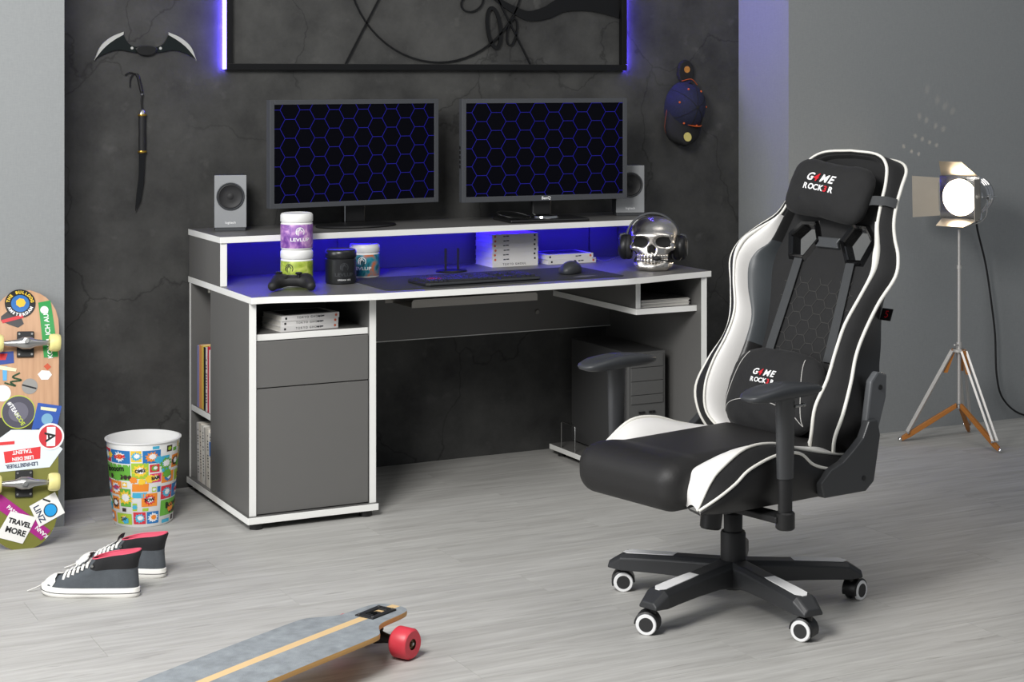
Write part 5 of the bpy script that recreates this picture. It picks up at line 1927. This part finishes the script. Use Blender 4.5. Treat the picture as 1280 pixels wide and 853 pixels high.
def sole_outline(k=0.0, x0=0.0, x1=.285, wh=.034, wt=.045, n=44):
    pts = []
    for i in range(n):
        a = 2 * math.pi * i / n
        c, s = math.cos(a), math.sin(a)
        xm = (x0 + x1) / 2
        x = xm + (x1 - x0) / 2 * math.copysign(abs(c) ** .72, c)
        t = (x - x0) / (x1 - x0)
        hw = wh + (wt - wh) * (max(0.0, t) ** .8) - .006 * math.sin(math.pi * min(1, t * 1.4)) * (1 if t < .7 else 0)
        y_ = hw * math.copysign(abs(s) ** .8, s)
        cx_, cy_ = (x - xm), y_
        r = math.hypot(cx_, cy_)
        f_ = (r + k) / r if r else 1
        pts.append((xm + cx_ * f_, cy_ * f_))
    return pts


def sneaker(label, loc, rotz, flop):
    t = thing('sneaker', label, 'shoe', loc, rotz, 'pair of charcoal high top sneakers')
    o1 = sole_outline(.002)
    def toe(z, x):
        return z + .006 * max(0, (x - .23) / .055) ** 2
    so = ob('sole', loft([[(x, y_, toe(z, x)) for x, y_ in sole_outline(k)] for k, z in ((-.004, 0), (.001, .003), (.003, .012), (.002, .013), (.002, .026), (-.003, .029))], True, True, True), m_rubber, t, smooth=50, fix=True)
    ob('sole_line', tube([(x, y_, toe(.0135, x)) for x, y_ in sole_outline(.0032)] + [(sole_outline(.0032)[0][0], 0, toe(.0135, .285))], .0011, 5, caps=False), m_ink, so)
    # upper: stacked outlines, open at the ankle
    lv = [(.026, .001, .284, .033, .044, 0), (.038, .001, .272, .0335, .043, 0), (.05, .002, .252, .033, .039, 0), (.061, .003, .222, .0325, .035, .05), (.071, .004, .190, .032, .033, .15), (.081, .004, .164, .031, .031, .3), (.091, .003, .148, .032, .030, .55), (.099, .0, .140, .034, .030, .8), (.106, -.004, .134, .036, .031, 1.0)]
    rows = []
    for z, a, b, w1, w2, k_ in lv:
        rows.append([(x, y_ + .006 * flop * k_ * math.sin(x * 60), z + k_ * (.020 + .012 * flop) * max(0, 1 - x / .14) ** .8) for x, y_ in sole_outline(0, a, b, w1, w2)])
    up = ob('upper', loft(rows, True), m_canvas, t, smooth=70)
    ob('collar_fold', loft([[(x, y_ * 1.03, z) for x, y_, z in rows[-1]], [(x * 1.0 - .003, y_ * 1.09, z - .004) for x, y_, z in rows[-1]], [(x - .002, y_ * 1.1, z - .002) for x, y_, z in rows[-3]], [(x, y_ * 1.03, z - .004) for x, y_, z in rows[-4]]], True), M('black fold', (30, 30, 32), .8), t, smooth=70, label='black folded down collar')
    inner = [[(x * .97 + .002, y_ * .92, z - .001) for x, y_, z in r] for r in rows[::-1][:6]]
    ob('lining', loft(inner, True, False, True), m_pink, t, smooth=70, fix=False)
    ob('collar_edge', tube(rows[-1] + [rows[-1][0]], .0016, 6, caps=False), m_pink, t, smooth=60)
    # toe cap
    cap_rows = []
    for z, k in ((.027, .0025), (.036, .0015), (.045, .0), (.053, -.004), (.059, -.012), (.062, -.022)):
        a = [p for p in sole_outline(k, .0, .283 - (z - .027) * .62, .033, .0435)]
        pts = sorted([p for p in a if p[0] > .236], key=lambda p: p[1])
        cap_rows.append([(x, y_, z) for x, y_ in cr([pts[0], pts[len(pts) // 3], pts[len(pts) // 2], pts[2 * len(pts) // 3], pts[-1]], 4)])
    ob('toe_cap', loft(cap_rows), m_rubber, t, smooth=80)
    ob('toe_cap_top', loft([cap_rows[-1], [(.224, y_ * .9, .0625) for x, y_, z in cap_rows[-1]]]), m_rubber, t, smooth=80)
    # tongue
    ob('tongue', loft([[(x, y_, z - .16 * y_ * y_ / .03) for y_ in np.linspace(-w_, w_, 7)] for x, z, w_ in ((.222, .062, .018), (.19, .079, .02), (.158, .098, .021), (.145, .108, .023), (.14, .122, .024))]), m_canvas, t, smooth=80)
    # laces: bars across and crossings
    for i in range(6):
        x = .212 - i * .0135
        z = .0645 + i * .0068
        w_ = .024 - .0006 * i
        lc = cr([(x + .002, -w_ - .006, z - .014), (x, -w_, z - .002), (x - .003, 0, z + .006), (x, w_, z - .002), (x + .002, w_ + .006, z - .014)], 4)
        ob('lace', tube(lc, .0038, 7, flat=.55), m_lace, t, smooth=60)
    e1 = cr([(.145, -.012, .102), (.155, -.03, .10), (.175, -.045, .08), (.215, -.05, .05), (.262, -.04, .034), (.31, -.02, .012), (.335, -.012, .003)], 6)
    ob('lace_end', tube(e1, .003, 7, flat=.6), m_lace, t, smooth=60)
    e2 = cr([(.145, .01, .104), (.152, -.024, .11), (.164, -.042, .092), (.15, -.044, .074), (.14, -.038, .092), (.15, .0, .106)], 6)
    ob('lace_loop', tube(e2, .0032, 7, flat=.6), m_lace, t, smooth=60)
    for x, z in ((.128, .104),):
        ob('eyelet', xf(cyl(.004, -.0345, .0345, 12, 'y'), T(x, 0, z - .012)), m_steel, t, smooth=40)
    return t


sneaker('charcoal sneaker lying in front, its white lace trailing on the floor', (1.366, 5.078, 0), 148.5, .6)
sneaker('charcoal sneaker standing behind the other one, closer to the bin', (1.487, 5.235, 0), 140, .45)

# ================================================================== studio lamp on a tripod
lp_ = thing('studio_lamp', 'chrome studio spotlight with barn doors on a wood and metal tripod', 'lamp', (4.935, 5.695, 0))
m_wood = M('honey oak', (176, 112, 48), 0.5, var=0.2, vs=8, stretch=(1, 1, 10))
m_ssteel = M('satin steel', (205, 202, 198), 0.5, 0.6, var=0.04)
m_door = M('satin barn door', (205, 196, 182), 0.32, 0.85, var=0.05)  # warm tint puts the lamp's glow into the door colour
HUB, LOW = .375, .150
feet = [(-.200, .119), (.006, -.229), (.169, .135)]
for fx, fy in feet:
    f_ = Vector((fx, fy, .012))
    dirn = Vector((fx, fy, 0)).normalized()
    side = Vector((-dirn.y, dirn.x, 0))
    topp = dirn * .028 + Vector((0, 0, HUB))
    endp = f_ * .90 + Vector((0, 0, .028))
    for sg in (1, -1):
        a, b = topp + side * .013 * sg, endp + side * .012 * sg
        ob('leg_bar', tube([a, b], .0062, 4, flat=1.0), m_ssteel, lp_)
    wood = [Vector((0, 0, LOW)) + dirn * .012, f_ * .86 + Vector((0, 0, .02)), f_]
    rows = []
    for p_, hw, hh in ((wood[0], .007, .010), ((wood[0] + wood[1]) / 2, .007, .012), (wood[1], .007, .013), (wood[2], .006, .010)):
        rows.append([tuple(p_ + side * s_ + Vector((0, 0, z))) for s_, z in ((-hw, -hh), (hw, -hh), (hw, hh), (-hw, hh))])
    ob('leg_brace', loft(rows, True, True, True), m_wood, lp_, bev=.002, label='honey coloured wooden leg brace')
    hi = topp - dirn * .012 + Vector((0, 0, -.05))
    ob('leg_block', loft([[tuple(topp + side * s_ + Vector((0, 0, .008))) for s_ in (-.009, .009)] + [tuple(topp - dirn * .014 + side * s_ + Vector((0, 0, .008))) for s_ in (.009, -.009)], [tuple(topp + dirn * .035 + side * s_ + Vector((0, 0, -.09))) for s_ in (-.007, .007)] + [tuple(topp + dirn * .02 + side * s_ + Vector((0, 0, -.09))) for s_ in (.007, -.007)]], True, True, True), m_wood, lp_)
    ob('foot_tip', sdf(lambda X, Y, Z: ell(X, Y, Z, (fx + dirn.x * .008, fy + dirn.y * .008, .0095), (.0095, .0095, .0092)), (fx - .015, fy - .015, -.002), (fx + .025, fy + .025, .022), .0028) if False else xf(lathe([(0, .0), (.006, .001), (.0095, .005), (.0095, .012), (.005, .018), (0, .0185)], 16), T(fx + dirn.x * .006, fy + dirn.y * .006, 0)), m_chrome, lp_, smooth=60)
    ob('leg_bolt', xf(cyl(.0045, -.018, .018, 10, 'y'), T(endp.x, endp.y, endp.z) @ Matrix.Rotation(math.atan2(side.y, side.x) - math.pi / 2, 4, 'Z')), m_chrome, lp_, smooth=40)
ob('hub', join(cyl(.03, HUB - .006, HUB + .008, 24, bev=.003), cyl(.012, HUB - .01, HUB + .035, 16)), m_ssteel, lp_, smooth=40)
ob('clamp_screw', tube([(-.012, -.006, HUB + .025), (-.04, -.018, HUB + .028)], .0035, 8), m_ssteel, lp_)
ob('pole', join(cyl(.0075, LOW - .006, .72, 16), cyl(.006, .72, .87, 16), cyl(.010, .71, .725, 16)), m_ssteel, lp_, smooth=40)
ob('pole_end', cyl(.011, LOW - .012, LOW + .008, 16, bev=.003), m_chrome, lp_, smooth=40)
# head: local x = beam direction
HM = T(0.012, 0.0, 1.003) @ RZ(203) @ RY(2)
hs_ = .088
hm = lambda vf: xf(vf, HM)
ob('housing', hm(lathe([(.078, .008), (.078, -.07), (.074, -.085), (.074, -.15), (.06, -.17), (.03, -.178), (0, -.178)], 40, 'x')), m_chrome, lp_, smooth=40)
for k in range(3):
    ob('vent_ring', hm(lathe([(.0745, -.095 - k * .02), (.0785, -.092 - k * .02), (.0785, -.086 - k * .02), (.0745, -.083 - k * .02)], 40, 'x')), m_chrome, lp_, smooth=30)
# square front frame with round opening
N = 48
ring_o, ring_i = [], []
for k in range(N):
    a = 2 * math.pi * k / N
    c, s = math.cos(a), math.sin(a)
    q = hs_ / max(abs(c), abs(s))
    ring_o.append((c * q, s * q))
    ring_i.append((.076 * c, .076 * s))
ob('front_frame', hm(loft([[(.0, y_, z) for y_, z in ring_o], [(.016, y_, z) for y_, z in ring_o], [(.016, y_, z) for y_, z in ring_i], [(.0, y_, z) for y_, z in ring_i], [(.0, y_, z) for y_, z in ring_o]], True)), m_chrome, lp_, smooth=30, fix=True)
m_lens = M('glowing lens', (255, 244, 224), 0.3, emit=(255, 232, 200), es=9)
ob('lens', hm(lathe([(.0755, .008), (.06, .013), (.035, .017), (0, .019)], 40, 'x')), m_lens, lp_, smooth=60, label='glowing warm white lens')
for side_, ang, ln, w0, w1 in (('r', 116, .112, .078, .086), ('l', 168, .10, .078, .086), ('t', 142, .105, .082, .05), ('b', 168, .10, .082, .06)):
    # door hinged on one side of the frame, folding outwards
    pv = [(0, -w0, 0), (0, w0, 0), (ln, w1, 0), (ln, -w1, 0), (0, -w0, .0018), (0, w0, .0018), (ln, w1, .0018), (ln, -w1, .0018)]
    pf3 = [(0, 1, 2, 3), (7, 6, 5, 4), (0, 4, 5, 1), (1, 5, 6, 2), (2, 6, 7, 3), (3, 7, 4, 0)]
    rot = {'t': 0, 'r': 90, 'b': 180, 'l': 270}[side_]
    # plane starts along +x (beam) and swings outwards by (180-ang)
    dm = Matrix.Rotation(R(rot), 4, 'X') @ T(.014, 0, hs_) @ RY(-(180 - ang))
    ob('barn_door', hm(xf((pv, pf3), dm)), m_door, lp_, fix=True)
    ob('hinge', hm(xf(cyl(.004, -.06, .06, 10, 'y'), Matrix.Rotation(R(rot), 4, 'X') @ T(.014, 0, hs_ + .002))), m_steel, lp_, smooth=40)
# yoke
yk = [(-.03, .098, .0), (-.03, .098, -.05), (-.03, .085, -.085), (-.03, .05, -.108), (-.03, 0, -.115), (-.03, -.05, -.108), (-.03, -.085, -.085), (-.03, -.098, -.05), (-.03, -.098, 0)]
ob('yoke', hm(tube(cr(yk, 4), .005, 8, flat=.6)), m_chrome, lp_, smooth=60)
for sg in (1, -1):
    ob('tilt_knob', hm(join(xf(cyl(.004, -.012, .012, 10, 'y'), T(-.03, sg * .09, 0)), xf(cyl(.011, -.006, .006, 16, 'y', bev=.002), T(-.03, sg * .107, 0)), xf(cyl(.0035, 0, .05, 8, 'x'), T(-.085, sg * .108, 0)))), m_chrome, lp_, smooth=40)
# lamp bulb light thrown on the doors and into the room
ld = bpy.data.lights.new('lamp_bulb', 'SPOT')
ld.energy = 5
ld.color = (1.0, .86, .68)
ld.spot_size = R(120)
ld.spot_blend = .6
ld.shadow_soft_size = .05
lo = bpy.data.objects.new('lamp_bulb', ld)
COL.objects.link(lo)
lo.parent = lp_
bp_ = HM @ Vector((.03, 0, 0))
lo.location = bp_
lo.rotation_euler = (HM.to_3x3() @ Vector((1, 0, 0))).to_track_quat('-Z', 'Y').to_euler()
cab = cr([(5.115, 5.77, .965), (5.17, 5.84, .93), (5.235, 5.93, .86), (5.302, 5.95, .689), (5.338, 5.953, .514), (5.36, 5.955, .374), (5.369, 5.955, .201), (5.406, 5.953, .094), (5.519, 5.953, .018), (5.7, 5.94, .006), (6.2, 5.9, .006)], 6)
ob('power_cable', tube([(x - 4.935, y_ - 5.695, z) for x, y_, z in cab], .0042, 8), m_ink, lp_, smooth=60)
# light escaping through the slots in the lamp housing: faint flecks on the wall above it
SPECKS = [(4.881, 1.203), (4.923, 1.18), (4.961, 1.169), (4.943, 1.246), (4.981, 1.232), (5.02, 1.218), (5.058, 1.204), (4.965, 1.329), (5.003, 1.312), (5.053, 1.287), (5.095, 1.273), (5.007, 1.444), (5.063, 1.398), (5.105, 1.371), (5.146, 1.35)]
for k, (wx, wz) in enumerate(SPECKS):
    sd_ = bpy.data.lights.new('vent_light', 'SPOT')
    sd_.energy = 1.1
    sd_.color = (1.0, .80, .58)
    sd_.spot_size = R(4.6)
    sd_.spot_blend = 1.0
    sd_.shadow_soft_size = .001
    so_ = bpy.data.objects.new('vent_light', sd_)
    COL.objects.link(so_)
    so_.parent = lp_
    p0 = Vector((.02, .03, 1.098))
    so_.location = p0
    so_.rotation_euler = (Vector((wx - 4.935, 5.98 - 5.695, wz)) - p0).to_track_quat('-Z', 'Y').to_euler()
